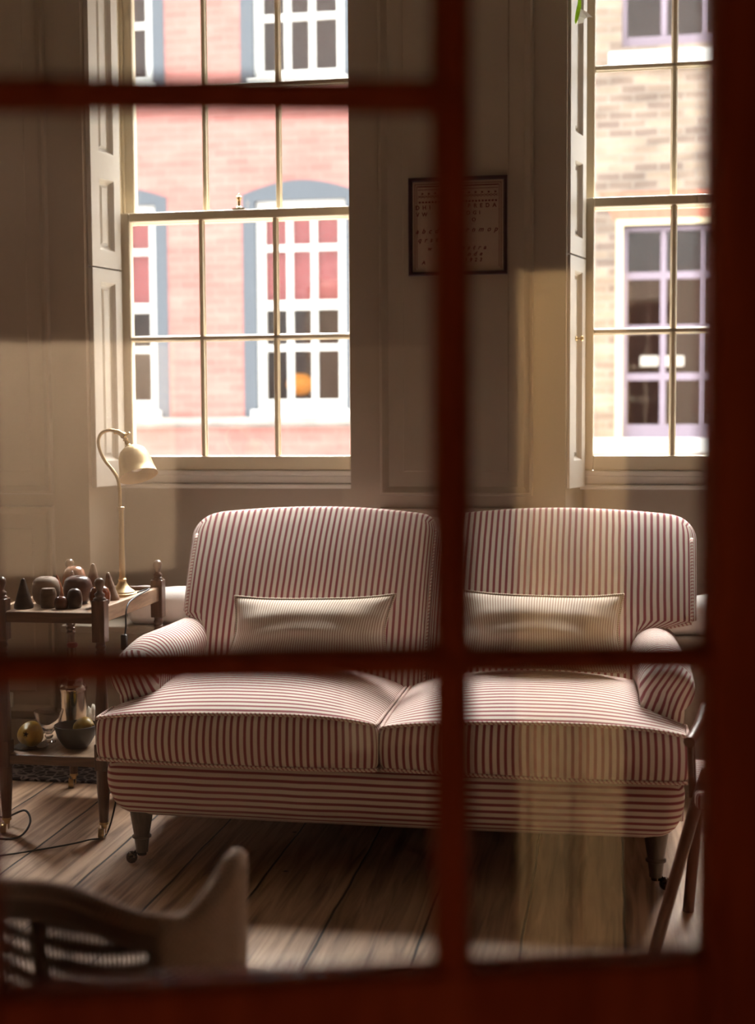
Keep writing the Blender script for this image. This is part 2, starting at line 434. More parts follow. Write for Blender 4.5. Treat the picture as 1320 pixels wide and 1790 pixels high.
# ------------------------------------------------------------------ the room
WY = 4.90                      # face of the panelled wall
RY = 5.13                      # plane of the sashes
XL, XR, ZC = -4.6, 2.3, 3.42
WIN_TOP = 3.10
fl = NB(); prism(fl, [(XL, -.35), (2.35, 1.735), (2.35, 5.45), (XL, 5.45)], -.06, 0); struct('floor', fl, MT['floor'])
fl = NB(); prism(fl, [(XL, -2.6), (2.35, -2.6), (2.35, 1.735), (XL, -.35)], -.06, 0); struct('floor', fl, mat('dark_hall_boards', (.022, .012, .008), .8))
ce = NB(); box(ce, XL, XR, -2.6, 5.45, ZC, ZC+.1); struct('ceiling', ce, MT['ceiling'])
wl = NB(); box(wl, XL-.12, XL, -2.6, 5.45, 0, ZC); struct('wall_left', wl, MT['panel'])
wr = NB(); box(wr, XR, XR+.12, -2.6, 5.45, 0, ZC); struct('wall_right', wr, MT['panel'])
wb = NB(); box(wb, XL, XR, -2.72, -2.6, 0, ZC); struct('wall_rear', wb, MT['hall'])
# window wall: piers with splayed reveals, aprons under the windows, heads over them
WB = NB()
def pier(xl, xr, first=False, last=False):
    # xl = right reveal edge of the window on its left, xr = left reveal edge of the window on its right
    pts = [(xl, WY), (xr, WY)]
    pts += [(xr, RY+.32)] if last else [(xr+.055, RY-.005), (xr+.055, RY+.05), (xr-.03, RY+.06), (xr-.03, RY+.32)]
    pts += [(xl, RY+.32)] if first else [(xl+.06, RY+.32), (xl+.06, RY+.07), (xl+.003, RY+.05), (xl+.003, RY-.005)]
    prism(WB, pts, 0, ZC)
pier(XL, -1.97-WIN_SHIFT, first=True)
pier(-.951-WIN_SHIFT, -1.975)
pier(-.951, -.163)
pier(-.951+WIN_SHIFT, XR, last=True)
for k in (-1, 0, 1):
    a = -2.0+WIN_SHIFT*k; b = -.90+WIN_SHIFT*k
    box(WB, a, b, RY+.005, RY+.32, 0, 1.06)
    box(WB, a, b, WY+.001, RY+.32, WIN_TOP, ZC)
struct('wall_back', WB, MT['panel'])

# raised-and-fielded panels on the piers
FACE = Matrix(((1, 0, 0, 0), (0, 0, -1, WY), (0, 1, 0, 0), (0, 0, 0, 1)))     # (u, v, h) -> (u, WY-h, v)
RINGS = [(0, 0), (.004, .020), (.012, .022), (.022, .014), (.030, .006), (.034, .0035), (.088, .0035), (.092, .007), (.098, .007)]
k_ = 0
for (u0, u1, v0, v1) in ((-.841, -.279, 1.028, 3.12), (-.841, -.279, .17, .985), (-2.645, -2.117, 1.028, 3.12), (-2.645, -2.117, .17, .985), (1.0, 2.1, 1.028, 3.12)):
    t = NB(); ringpanel(t, FACE, u0, u1, v0, v1, RINGS)
    k_ += 1; struct('trim_%d' % k_, t, MT['panel'], smooth=25)
for nm, (a, b) in (('baseboard_left', (-2.745, -1.98)), ('baseboard_back', (-.945, -.17))):
    t = NB(); box(t, a, b, WY-.018, WY, 0, .15); struct(nm, t, MT['panel'], bevel=.004)

# ------------------------------------------------------------------ sash windows
def make_window():
    root = empty('window_1', (-1.43, RY, 1.06), kind='structure')
    L0, R0 = -1.913, -.948
    gl, gr = -1.868, -.993
    m1, m2 = -1.579, -1.283
    # box frame: linings left and right, head, sill and its apron moulding
    f = NB()
    for x0, x1 in ((L0-.052, L0-.002), (R0+.002, R0+.05)):
        box(f, x0, x1, RY-.018, RY+.10, 1.06, WIN_TOP)
    box(f, L0-.05, R0+.05, RY-.018, RY+.14, 3.085, 3.14)
    obj('frame', f, MT['sash'], root, bevel=.003)
    pb = NB()
    for x0, x1 in ((L0-.002, L0+.010), (R0-.010, R0+.002)):      # parting beads beside the upper sash
        box(pb, x0, x1, RY+.022, RY+.032, 2.12, 3.09)
    for x0, x1 in ((L0-.02, L0-.004), (R0+.004, R0+.02)):
        box(pb, x0, x1, RY-.030, RY-.012, 1.07, 3.09)            # staff beads
    obj('bead', pb, MT['sash'], root, bevel=.003)
    s = NB(); box(s, -1.967, -.945, RY-.040, RY+.14, 1.093, 1.113)
    box(s, -1.967, -.945, RY-.020, RY+.12, 1.060, 1.093)
    box(s, -1.967, -.945, RY-.036, RY-.001, 1.043, 1.060)
    obj('sill', s, MT['shutter'], root, bevel=.005)
    ext = NB(); box(ext, -2.03, -.86, RY+.13, RY+.42, 1.0, 1.075); obj('outer_sill', ext, MT['sash'], root)
    def sash(name, y0, y1, zb0, zb1, zt0, zt1, bars_z):
        b = NB()
        box(b, L0, gl, y0, y1, zb0, zt1); box(b, gr, R0, y0, y1, zb0, zt1)
        box(b, gl, gr, y0, y1, zb0, zb1); box(b, gl, gr, y0, y1, zt0, zt1)
        so = obj(name, b, MT['sash'], root, bevel=.005)
        g = NB()
        def bar(a0, a1, c0, c1):                                 # tapered glazing bar, thinner towards the glass
            if a1-a0 < c1-c0: box(g, a0, a1, y0+.002, y1-.012, c0, c1); box(g, a0-.004, a1+.004, y0+.018, y0+.026, c0, c1)
            else: box(g, a0, a1, y0+.002, y1-.012, c0, c1); box(g, a0, a1, y0+.018, y0+.026, c0-.004, c1+.004)
        for mx_ in (m1, m2): bar(mx_-.0085, mx_+.0085, zb1, zt0)
        for bz in bars_z: bar(gl, gr, bz-.0085, bz+.0085)
        obj('glazing_bars', g, MT['sash'], so, bevel=.004)
        xs = [gl, m1, m2, gr]; zs = [zb1]+list(bars_z)+[zt0]
        for i in range(3):
            for j in range(len(zs)-1):
                p = NB(); box(p, xs[i]+.006, xs[i+1]-.006, y0+.0205, y0+.0235, zs[j]+.006, zs[j+1]-.006)
                obj('pane', p, MT['paneglass'], so)
        return so
    sash('lower_sash', RY-.030, RY+.014, 1.113, 1.170, 2.086, 2.121, [1.630])
    sash('upper_sash', RY+.034, RY+.078, 2.085, 2.121, 3.045, 3.09, [2.605])
    # brass sash fastener on the meeting rail
    c = Vector((-1.428, RY-.008, 2.121))
    q = NB(); box(q, c.x-.024, c.x+.024, c.y-.012, c.y+.012, c.z, c.z+.007)
    lathe(q, [(.0, .006), (.012, .007), (.012, .010), (.006, .016), (.005, .028), (.0075, .034), (.005, .038), (.010, .044), (.011, .050), (.009, .053), (.004, .056), (.004, .062), (.0, .064)], c, 16)
    obj('sash_fastener', q, MT['brassold'], root, smooth=35)
    # folding shutters in the splayed left reveal
    P0 = Vector((-1.973, WY+.022, 0)); P1 = Vector((-1.921, RY-.036, 0))
    ud = (P1-P0).normalized(); width = (P1-P0).length; nd = Vector((ud.y, -ud.x, 0))
    M4 = Matrix(((ud.x, 0, nd.x, P0.x), (ud.y, 0, nd.y, P0.y), (0, 1, 0, 0), (0, 0, 0, 1)))
    def leaf(name, z0, z1, panels):
        b = NB()
        ringpanel(b, M4, 0, width, z0, z1, [(0, .004), (0, .024), (.001, .025), ], cap=False)
        # rails and stiles are the strips left round the sunk panels
        us = [.001, .050, width-.040, width-.001]
        zs = [z0+.001]+[z for p in panels for z in p]+[z1-.001]
        def q4(u0, u1, v0, v1):
            b.faces.new([b.verts.new(M4 @ Vector(p)) for p in ((u0, v0, .025), (u1, v0, .025), (u1, v1, .025), (u0, v1, .025))])
        q4(us[0], us[1], zs[0], zs[-1]); q4(us[2], us[3], zs[0], zs[-1])
        for i in range(0, len(zs), 2): q4(us[1], us[2], zs[i], zs[i+1])
        o = obj(name, b, MT['shutter'], root)
        for (a, c2) in panels:
            pn = NB(); ringpanel(pn, M4, us[1], us[2], a, c2, [(0, .025), (.003, .022), (.009, .012), (.013, .010), (.015, .008), (.022, .008), (.030, .013)])
            obj('shutter_panel', pn, MT['shutter'], o, smooth=25)
        return o
    leaf('shutter', 1.055, 1.893, [(1.155, 1.842)])
    leaf('shutter', 1.899, 3.06, [(1.965, 2.235), (2.335, 2.99)])
    return root, M4
win1, SHM = make_window()
def copy_window(k):
    r = copy_tree(win1, None, (WIN_SHIFT*k, 0, 0)); return r
win2 = copy_window(1); win2.name = 'window_2'
win3 = copy_window(-1); win3.name = 'window_3'
# small knob on the right window's lower shutter
kb = NB(); kp = SHM @ Vector((.105, 1.600, .012)) + Vector((WIN_SHIFT, 0, 0)); kn_ax = Vector((SHM[0][2], SHM[1][2], 0))
lathe(kb, [(0, 0), (.010, 0), (.010, .003), (.004, .005), (.004, .016), (.009, .020), (.010, .024), (.006, .029), (0, .030)], kp, 16, kn_ax)
obj('shutter_knob', kb, MT['brassold'], win2, smooth=40)

# ------------------------------------------------------------------ glazed door between the camera's hall and the room
DA = math.radians(16.6)                                          # the partition stands askew to the window wall
DE = Vector((math.cos(DA), math.sin(DA), 0)); DN = Vector((-math.sin(DA), math.cos(DA), 0))
DO = Vector((-.171, .985, 0))
DM = Matrix(((DE.x, DN.x, 0, DO.x), (DE.y, DN.y, 0, DO.y), (0, 0, 1, 0), (0, 0, 0, 1)))
def door_uz(px, py):
    d = ray(px, py); o = Vector((0, 0, CAM_H)) - DO
    t = -o.dot(DN)/d.dot(DN)
    p = Vector((0, 0, CAM_H)) + d*t
    return (p-DO).dot(DE), p.z
def dbar(bm, pts, half, depth=.020, cham=.008):
    """a moulded bar along (u, z) points; half = half width at each end"""
    n = len(pts); rings = []
    for i, (u, z) in enumerate(pts):
        a = pts[max(i-1, 0)]; b = pts[min(i+1, n-1)]
        t = Vector((b[0]-a[0], b[1]-a[1])).normalized(); nn = Vector((-t.y, t.x))
        h = half
        prof = [(-h, -depth*.25), (-h, depth*.25), (-h+cham, depth), (h-cham, depth), (h, depth*.25), (h, -depth*.25), (h-cham, -depth), (-h+cham, -depth)]
        rings.append([bm.verts.new(DM @ Vector((u+nn.x*q, w, z+nn.y*q))) for q, w in prof])
    for a, b in zip(rings, rings[1:]):
        for k in range(8): bm.faces.new((a[k], a[(k+1) % 8], b[(k+1) % 8], b[k]))
    bm.faces.new(rings[0][::-1]); bm.faces.new(rings[-1])
    return bm
def dbox(bm, u0, u1, w0, w1, z0, z1):
    n0 = len(bm.verts); box(bm, u0, u1, w0, w1, z0, z1); bm.verts.ensure_lookup_table()
    for v in bm.verts[n0:]: v.co = DM @ v.co
    return bm
door = empty('door_1', DO, kind='structure')
uR = door_uz(1233, 900)[0]; uL = door_uz(-14, 900)[0]; uV = door_uz(790, 900)[0]
zB = lambda px, py: door_uz(px, py)[1]
zTop = 1.98
st = NB(); dbox(st, uR, uR+.11, -.022, .022, 0, zTop+.1); obj('stile', st, MT['mahogany'], door, bevel=.007)
st = NB(); dbox(st, uL-.11, uL, -.022, .022, 0, zTop+.1); obj('stile', st, MT['mahogany'], door, bevel=.007)
st = NB(); dbox(st, uL, uR, -.022, .022, zTop, zTop+.1); obj('top_rail', st, MT['mahogany'], door, bevel=.006)
zr0, zr1 = zB(0, 1728), zB(1200, 1664)
rb = NB()
vv = [DM @ Vector(p) for p in ((uL, -.022, zr0-.16), (uR, -.022, zr0-.16), (uR, -.022, zr1), (uL, -.022, zr0), (uL, .022, zr0-.16), (uR, .022, zr0-.16), (uR, .022, zr1), (uL, .022, zr0))]
vv = [rb.verts.new(p) for p in vv]
for f in ((0, 1, 2, 3), (7, 6, 5, 4), (0, 4, 5, 1), (3, 2, 6, 7), (0, 3, 7, 4), (1, 5, 6, 2)): rb.faces.new([vv[i] for i in f])
obj('lock_rail', rb, MT['mahogany'], door, bevel=.007)
lp = NB(); dbox(lp, uL, uR, -.012, .012, .18, zr0-.16); dbox(lp, uL, uR, -.022, .022, 0, .18); obj('lower_panel', lp, MT['mahogany'], door, bevel=.004)
g1 = NB(); dbar(g1, [(uV, zTop), (uV, zr0-.01)], .0148); obj('glazing_bar', g1, MT['mahogany'], door, smooth=30)
zt_l, zt_r = zB(0, 165), zB(765, 169)
g2 = NB(); dbar(g2, [(uL, zt_l), (uV, zt_r)], .0125); obj('glazing_bar', g2, MT['mahogany'], door, smooth=30)
zm_l, zm_c, zm_r = zB(0, 1168), zB(795, 1153), zB(1220, 1149)
g3 = NB(); dbar(g3, [(uL, zm_l), (uV, zm_c)], .0132); obj('glazing_bar', g3, MT['mahogany'], door, smooth=30)
g4 = NB(); dbar(g4, [(uV, zm_c), (uR, zm_r)], .0115); obj('glazing_bar', g4, MT['mahogany'], door, smooth=30)
for (a, b, c, d) in ((uL, uV, zt_l, zTop), (uL, uV, zm_l, zt_l), (uL, uV, zr0, zm_l), (uV, uR, zm_r, zTop), (uV, uR, zr1-.01, zm_r)):
    p = NB(); dbox(p, a+.002, b-.002, -.0015, .0015, c+.002, d-.002); obj('pane', p, MT['doorglass'], door)
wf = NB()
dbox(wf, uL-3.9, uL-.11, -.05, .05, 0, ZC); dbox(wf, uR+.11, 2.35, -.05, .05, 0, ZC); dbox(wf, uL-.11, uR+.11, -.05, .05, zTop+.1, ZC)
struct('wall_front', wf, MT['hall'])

# ------------------------------------------------------------------ sofa
SF = 3.645                                                       # front of the seat cushions
sofa = empty('sofa', (-.628, 4.1, 0), 'two-seater sofa in red and cream striped ticking, below the windows', 'sofa')
def base_def(p):
    q = p.copy(); t = min(1, max(0, (p.z-.143)/.19))
    fr = sstep(4.2, 3.75, p.y)
    q.y -= .028*fr*math.sin(PI*(.15+.8*t)); q.y += .03*fr*(1-t)**2
    e = abs(p.x+.628)/.82
    q.x += math.copysign(.012*math.sin(PI*t), p.x+.628)*sstep(.9, 1, e)
    if e > .8: q.x -= math.copysign(.035*(1-t)**2, p.x+.628)*sstep(.8, 1, e)
    q.z -= .004*math.sin((p.x+1.4)*1.9)*fr
    return q
b = NB(); soft_box(b, (-1.45, 3.69, .144), (.197, 4.60, .335), .05, (50, 16, 6), 6, base_def, (2, 2, 1), .004)
obj('base', b, MT['tick'], sofa, smooth=180)
SEAM = -.636
XA_L, XA_R = -1.338, .085                                        # inner faces of the arms
def cushion(x0, x1, ear_left, ph):
    xm, hw = (x0+x1)/2, (x1-x0)/2
    def d(p):
        q = p.copy()
        t = sstep(SF+.135, SF+.185, p.y)
        if ear_left and p.x < XA_L+.05: q.x = p.x + t*max(0, XA_L+.004-p.x)
        if not ear_left and p.x > XA_R-.05: q.x = p.x - t*max(0, p.x-XA_R+.004)
        u = (p.x-xm)/hw; v = (p.y-(SF+.34))/.36
        top = sstep(.36, .45, p.z)
        q.z += top*(.080*(1-abs(u)**2.6)*(1-min(1, abs(v))**2.2) - .010*abs(u)**6)
        q.z += top*.004*math.sin(6*p.x+ph)*sstep(SF+.2, SF, p.y)
        low = 1-sstep(.32, .40, p.z)
        q.z -= low*.004*math.sin(5*p.x+ph)
        f = sstep(SF+.08, SF, p.y)
        tt = (p.z-.32)/.14
        q.y -= f*.018*math.sin(PI*min(1, max(0, tt)))*(1-abs(u)**4)
        q.x += .004*math.sin(PI*tt)*u*f
        return q
    return d
for (x0, x1, el, ph) in ((-1.466, SEAM-.003, True, .3), (SEAM+.003, .212, False, 2.0)):
    dfn = cushion(x0, x1, el, ph)
    b = NB(); soft_box(b, (x0, SF, .326), (x1, 4.30, .464), .022, (48, 34, 8), 4, dfn, (1, 0, 1), .002 if el else .007)
    c = obj('seat_cushion', b, MT['tick'], sofa, smooth=180)
    for zz, sh in ((.4625, 1), (.328, 0)):                       # piping round the top and bottom edge
        xs = [x0+.006+(x1-x0-.012)*i/40 for i in range(41)]
        path = [dfn(Vector((x, SF+.004, zz))) for x in xs]
        ys = [SF+.01+(4.27-SF)*i/26 for i in range(1, 27)]
        side_l = [dfn(Vector((x0+.004, y, zz))) for y in ys]; side_r = [dfn(Vector((x1-.004, y, zz))) for y in ys]
        pth = side_l[::-1]+path+side_r
        pp = NB(); tube(pp, pth, .0052, 8, uvname='cloth')
        obj('piping', pp, MT['tickpipe'], c, smooth=180)
def arm(sgn, xi):
    cx_, rr_ = xi+sgn*.073, .078; cz = .570
    prof = [(xi, .17)]+[(xi, .17+.33*i/8) for i in range(1, 9)]
    for i in range(0, 27):
        a = -.35*0 + PI*1.28*i/26
        prof.append((cx_-sgn*rr_*math.cos(a), cz+rr_*math.sin(a)))
    ox = xi+sgn*.122
    prof += [(ox, .47-.3*i/6) for i in range(0, 7)]
    # distance along the profile is not used: the stripes run over the roll, counting along the arm
    RD = .055
    ys = [3.790+RD*(1-math.cos(i/8*PI/2)) for i in range(9)]+[3.790+RD+.53*i/30 for i in range(1, 31)]
    bm = NB(); uv = bm.loops.layers.uv.new('cloth')
    rings = []
    for i, y in enumerate(ys):
        ins = .046*(1-math.sin(i/8*PI/2)) if i < 8 else 0
        drop = .030*sstep(4.0, 3.80, y)
        ring = []
        for (x, z) in prof:
            mx_ = xi+sgn*.066                                     # skeleton the rounded front shrinks towards
            cz_ = min(max(z, .2), cz)
            cc_x = cx_ if z > cz-.06 else mx_
            dx, dz = x-cc_x, z-cz_
            L_ = math.hypot(dx, dz) or 1
            k = max(0, L_-ins)/L_
            xx = cc_x+dx*k; zz = cz_+dz*k-drop*sstep(.3, .6, z)
            bow = .020*sstep(.35, .6, z)*sstep(3.8, 4.3, y)
            ring.append(bm.verts.new((xx - sgn*bow, y, zz)))
        rings.append(ring)
    m_ = len(prof)
    def fx(v): return v.co.x - sgn*.9*max(0, v.co.z-.44)**2*3
    for i in range(len(ys)-1):
        for j in range(m_-1):
            f = bm.faces.new((rings[i][j], rings[i][j+1], rings[i+1][j+1], rings[i+1][j]))
            for l, (ii, jj) in zip(f.loops, ((i, j), (i, j+1), (i+1, j+1), (i+1, j))): l[uv].uv = (prof[jj][1], ys[ii]) if i >= 7 else (l.vert.co.z, fx(l.vert))
    cap = [bm.verts.new((xi+sgn*.066, 3.788, z)) for z in (.25, .35, .45, .55)]
    for j in range(m_):
        a_, c_ = rings[0][j], rings[0][(j+1) % m_]
        near = lambda v: min(cap, key=lambda q: abs(q.co.z-v.co.z))
        n1, n2 = near(a_), near(c_)
        for tri in ([(a_, c_, n1)] if n1 is n2 else [(a_, c_, n1), (c_, n2, n1)]):
            try: f = bm.faces.new(tri)
            except ValueError: continue
            for l in f.loops: l[uv].uv = (l.vert.co.z, fx(l.vert))
    bm.faces.new(rings[-1])
    obj('arm', bm, MT['tick'], sofa, smooth=180)
arm(-1, XA_L); arm(1, XA_R)
XM = -.585
def back_def(x0, x1):
    xm, hw = (x0+x1)/2, (x1-x0)/2
    outl = x0 < -1
    def d(p):
        q = p.copy(); t = (p.z-.40)/.55
        u = (p.x-xm)/hw
        lean = .18*t+.17*max(0, t)**2
        q.y = 4.19+lean+(p.y-4.19)*(1-.55*max(0, lean)/.27)
        q.y -= sstep(4.46, 4.25, p.y)*.020*(1-abs(u)**3)*math.sin(PI*min(1, max(0, t)))
        top = sstep(.55, .98, p.z)
        q.z += top*(.030*(1-u*u))
        edge = u if not outl else -u                             # 1 at the outer end of the sofa
        q.z -= top*.012*sstep(.80, 1.0, edge)
        lim = sstep(.665, .625, p.z)                             # narrower below the arms
        if outl: q.x = p.x + lim*max(0, XA_L+.010-p.x)
        else: q.x = p.x - lim*max(0, p.x-XA_R+.010)
        q.x += (-.042 if outl else .016)*max(0, t)*max(0, edge)**2
        return q
    return d
for (x0, x1) in ((-1.405, XM-.001), (XM+.001, .262)):
    dfn = back_def(x0, x1)
    b = NB(); soft_box(b, (x0, 4.19, .36), (x1, 4.46, .975), .055, (40, 8, 26), 6, dfn, (1, 0, 0), .003)
    bo = obj('backrest', b, MT['tick'], sofa, smooth=180)
    # piping round the outer edge of the back
    outer = x0+.016 if x0 < -1 else x1-.016
    zs = [.44+.48*i/26 for i in range(27)]
    pth = [dfn(Vector((outer, 4.206, z))) for z in zs]
    pp = NB(); tube(pp, pth, .0055, 8, uvname='cloth'); obj('piping', pp, MT['tickpipe'], bo, smooth=180)
dfn = back_def(-1.405, XM-.001)
pp = NB(); tube(pp, [dfn(Vector((XM, 4.195, .46+.48*i/20)))+Vector((0, .001, 0)) for i in range(21)], .0032, 8, uvname='cloth')
obj('seam_piping', pp, MT['tickpipe'], sofa, smooth=180)
def sofa_leg(x, y, cdx):
    b = NB(); lathe(b, [(0, .160), (.034, .160), (.033, .150), (.030, .13), (.0265, .108), (.0235, .090), (.0245, .088), (.0285, .085), (.0285, .080), (.0225, .077), (.0205, .060), (.0185, .045), (.0185, .036), (0, .036)], (x, y, 0), 24)
    l = obj('leg', b, MT['legwood'], sofa, smooth=35)
    k = NB(); lathe(k, [(0, .036), (.013, .036), (.013, .026), (0, .026)], (x, y, 0), 16)
    tube(k, [(x, y, .030), (x+cdx*.6, y-.004, .034), (x+cdx, y-.006, .019)], .006, 8)
    wx = Vector((x+cdx, y-.006, .0185)); ax = Vector((.35, -1, 0))
    lathe(k, [(0, -.0168), (.0095, -.0148), (.0155, -.009), (.0184, 0), (.0155, .009), (.0095, .0148), (0, .0168)], wx, 24, Vector((1, .25, 0)))
    obj('caster', k, MT['caster'], l, smooth=40)
for x, y, c in ((-1.362, 3.735, -.030), (.128, 3.745, .026), (-1.33, 4.52, -.028), (.10, 4.52, .028)): sofa_leg(x, y, c)

# two small oblong cushions
def pillow(name, x0, x1, y, z0, z1, label, tilt):
    root = empty(name, ((x0+x1)/2, y, z0), label, 'cushion', 'small striped cushions on the sofa')
    xm, zm = (x0+x1)/2, (z0+z1)/2; hw, hh = (x1-x0)/2, (z1-z0)/2
    NX, NZ = 44, 26
    def pt(i, j, side):
        u = -1+2*i/NX; w = -1+2*j/NZ
        # concave edges between pointed corners
        ex = 1-.085*(1-abs(w)**1.6); ez = 1-.12*(1-abs(u)**3)
        if w < 0: ez = 1-.03*(1-u*u)
        x = xm+hw*u*ex; z = zm+hh*w*ez
        th = .092*(max(0, (1-abs(u)**2.8)*(1-abs(w)**2.4))**.62)
        th *= 1+.05*math.sin(7*u+2*w)+.05*math.sin(11*w+5*u*u)+.06*math.sin(26*u+9*w)*abs(u)**3
        return Vector((x+.01*tilt*w, y+side*th+.42*(z-z0), z+tilt*.012*u))
    b = NB(); uv = b.loops.layers.uv.new('cloth'); V = {}
    for side in (-1, 1):
        for i in range(NX+1):
            for j in range(NZ+1):
                rim = i in (0, NX) or j in (0, NZ)
                key = (i, j, 0 if rim else side)
                if key not in V: V[key] = b.verts.new(pt(i, j, side))
        g = lambda i, j: V[(i, j, 0 if (i in (0, NX) or j in (0, NZ)) else side)]
        for i in range(NX):
            for j in range(NZ):
                try: f = b.faces.new((g(i, j), g(i+1, j), g(i+1, j+1), g(i, j+1)))
                except ValueError: continue
                for l, ii in zip(f.loops, (i, i+1, i+1, i)): l[uv].uv = (0, hw*2*ii/NX)
    obj('cover', b, MT['finetick'], root, smooth=180)
    rim = [pt(i, 0, 0) for i in range(NX)]+[pt(NX, j, 0) for j in range(NZ)]+[pt(i, NZ, 0) for i in range(NX, 0, -1)]+[pt(0, j, 0) for j in range(NZ, 0, -1)]
    pp = NB(); tube(pp, rim, .0045, 8, closed=True, uvname='cloth'); obj('piping', pp, MT['finepipe'], root, smooth=180)
pl = atY(400, 1100, 4.10); pr_ = atY(684, 1100, 4.10)
pillow('cushion', pl.x, pr_.x, 4.065, .545, .752, 'small oblong pale striped cushion on the sofa seat nearer the brass lamp', .6)
pl = atY(800, 1100, 4.12); pr_ = atY(1092, 1100, 4.12)
pillow('cushion', pl.x, pr_.x, 4.075, .548, .772, 'small oblong pale striped cushion partly hidden behind the upright glazing bar', -.3)

# ------------------------------------------------------------------ trolley table
TX0, TX1, TY0, TY1 = -1.892, -1.566, 3.955, 4.50
trolley = empty('trolley_table', ((TX0+TX1)/2, (TY0+TY1)/2, 0), 'two-tier oak trolley table with turned ball-topped posts beside the sofa', 'table')
for (x, y) in ((TX0, TY0), (TX1, TY0), (TX0, TY1), (TX1, TY1)):
    b = NB(); lathe(b, [(.0, .225), (.021, .225), (.021, .232), (.017, .236), (.019, .25), (.015, .27), (.021, .30), (.022, .36), (.019, .44), (.014, .52), (.0125, .55), (.018, .56), (.0125, .565), (.018, .575), (.0125, .58), (.018, .590), (.0125, .595), (.018, .605), (.0135, .612), (.017, .622), (.0, .622)], (x, y, 0), 20)
    h = .021
    box(b, x-h, x+h, y-h, y+h, .62, .752)
    box(b, x-h, x+h, y-h, y+h, .215, .30)
    p = obj('post', b, MT['oakpost'], trolley, smooth=35, bevel=.003)
    f = NB(); lathe(f, [(.0, .750), (.0205, .750), (.0195, .757), (.013, .762), (.0165, .768), (.0155, .772), (.0095, .777), (.0085, .783), (.012, .790), (.0155, .799), (.0158, .807), (.013, .815), (.007, .820), (0, .8212)], (x, y, 0), 20)
    obj('finial', f, MT['oakpost'], p, smooth=50)
    l = NB(); lathe(l, [(0, .22), (.021, .22), (.020, .16), (.017, .10), (.0145, .062), (.0145, .05), (0, .05)], (x, y, 0), 16); obj('leg', l, MT['oakpost'], trolley, smooth=35)
    k = NB(); lathe(k, [(0, .05), (.015, .05), (.015, .042), (.010, .040), (.009, .03), (0, .03)], (x, y, 0), 14)
    ax_ = Vector((1, .3, 0)).normalized(); cc = Vector((x-.006, y-.012, .0155))
    for s_ in (-1, 1): lathe(k, [(0, -.0015), (.011, -.0015), (.011, .0015), (0, .0015)], cc+ax_*.011*s_+Vector((.003, .006, .008)), 14, ax_)
    lathe(k, [(0, -.0085), (.0135, -.0085), (.0155, -.006), (.0155, .006), (.0135, .0085), (0, .0085)], cc, 20, ax_)
    obj('caster', k, MT['brassold'], trolley, smooth=40)
b = NB(); box(b, TX0+.016, TX1-.016, TY0-.012, TY1+.012, .698, .713); obj('tray', b, MT['oaktop'], trolley, bevel=.003)
b = NB(); box(b, TX0+.02, TX1-.02, TY0-.016, TY0+.006, .678, .712); obj('rail', b, MT['oak'], trolley, bevel=.003)
b = NB(); box(b, TX0+.02, TX1-.02, TY1-.004, TY1+.014, .678, .727); obj('rail', b, MT['oak'], trolley, bevel=.003)
for x in (TX0, TX1):
    b = NB(); box(b, x-.010, x+.010, TY0+.018, TY1-.018, .678, .727); obj('rail', b, MT['oaktop'], trolley, bevel=.003)
b = NB(); box(b, TX0+.012, TX1-.012, TY0-.014, TY1+.014, .243, .258); obj('lower_shelf', b, MT['oaktop'], trolley, bevel=.003)
b = NB(); box(b, TX0+.02, TX1-.02, TY0-.017, TY0+.004, .226, .257); obj('rail', b, MT['oak'], trolley, bevel=.003)

# ------------------------------------------------------------------ brass reading lamp on the trolley
LB = Vector((-1.640, 4.350, .7135))
lamp = empty('desk_lamp', LB, 'brass gooseneck reading lamp with bell shade on the trolley', 'lamp')
b = NB(); lathe(b, [(0, 0), (.049, 0), (.050, .004), (.048, .009), (.041, .011), (.0415, .015), (.036, .020), (.026, .027), (.018, .038), (.0135, .046), (.0125, .052), (.0145, .056), (.011, .060), (.0, .060)], LB, 36)
obj('base', b, MT['brass'], lamp, smooth=40)
b = NB(); lathe(b, [(0, .055), (.0098, .055), (.0088, .25), (.0082, .292), (.0115, .293), (.0115, .302), (.007, .304), (0, .304)], LB, 20)
obj('stem', b, MT['brass'], lamp, smooth=40)
LY = LB.y
npx = [(210, 888), (209.5, 860), (206, 838), (197, 822), (184, 806), (175, 788), (172, 770), (178, 757), (192, 752), (206, 755)]
path = smooth_path([Vector((atY(px, py, LY).x, LY, atY(px, py, LY).z)) for px, py in npx], 8)
b = NB(); tube(b, path, .0058, 12); obj('gooseneck', b, MT['brass'], lamp, smooth=180)
j0 = path[-1]; jt = atY(216, 761, LY); sh0 = atY(226, 782, LY)
b = NB(); tube(b, [j0-Vector((.012, 0, 0)), j0, (j0+jt)/2, jt], lambda t: .0085, 12)
lathe(b, [(0, -.012), (.008, -.010), (.0115, -.004), (.0115, .004), (.008, .010), (0, .012)], jt, 16, (0, 1, 0))
ax = (sh0-jt).normalized()
lathe(b, [(0, 0), (.0065, .004), (.0065, .012), (.009, .014), (.009, .018), (.0065, .020), (.008, .026), (.008, .030), (.006, .034), (.012, .040), (0, .045)], jt, 16, ax)
tube(b, [jt, jt+Vector((.018, -.006, .003)), jt+Vector((.024, -.008, .010))], .0028, 8)
obj('joint', b, MT['brassold'], lamp, smooth=45)
top = atY(229, 779, LY); rim_c = (atY(219, 846, LY)+atY(279.5, 822, LY))/2
sax = (rim_c-top); H_ = sax.length; sax = Vector((sax.x, -.035, sax.z)).normalized()
R_ = (atY(219, 846, LY)-atY(279.5, 822, LY)).length/2
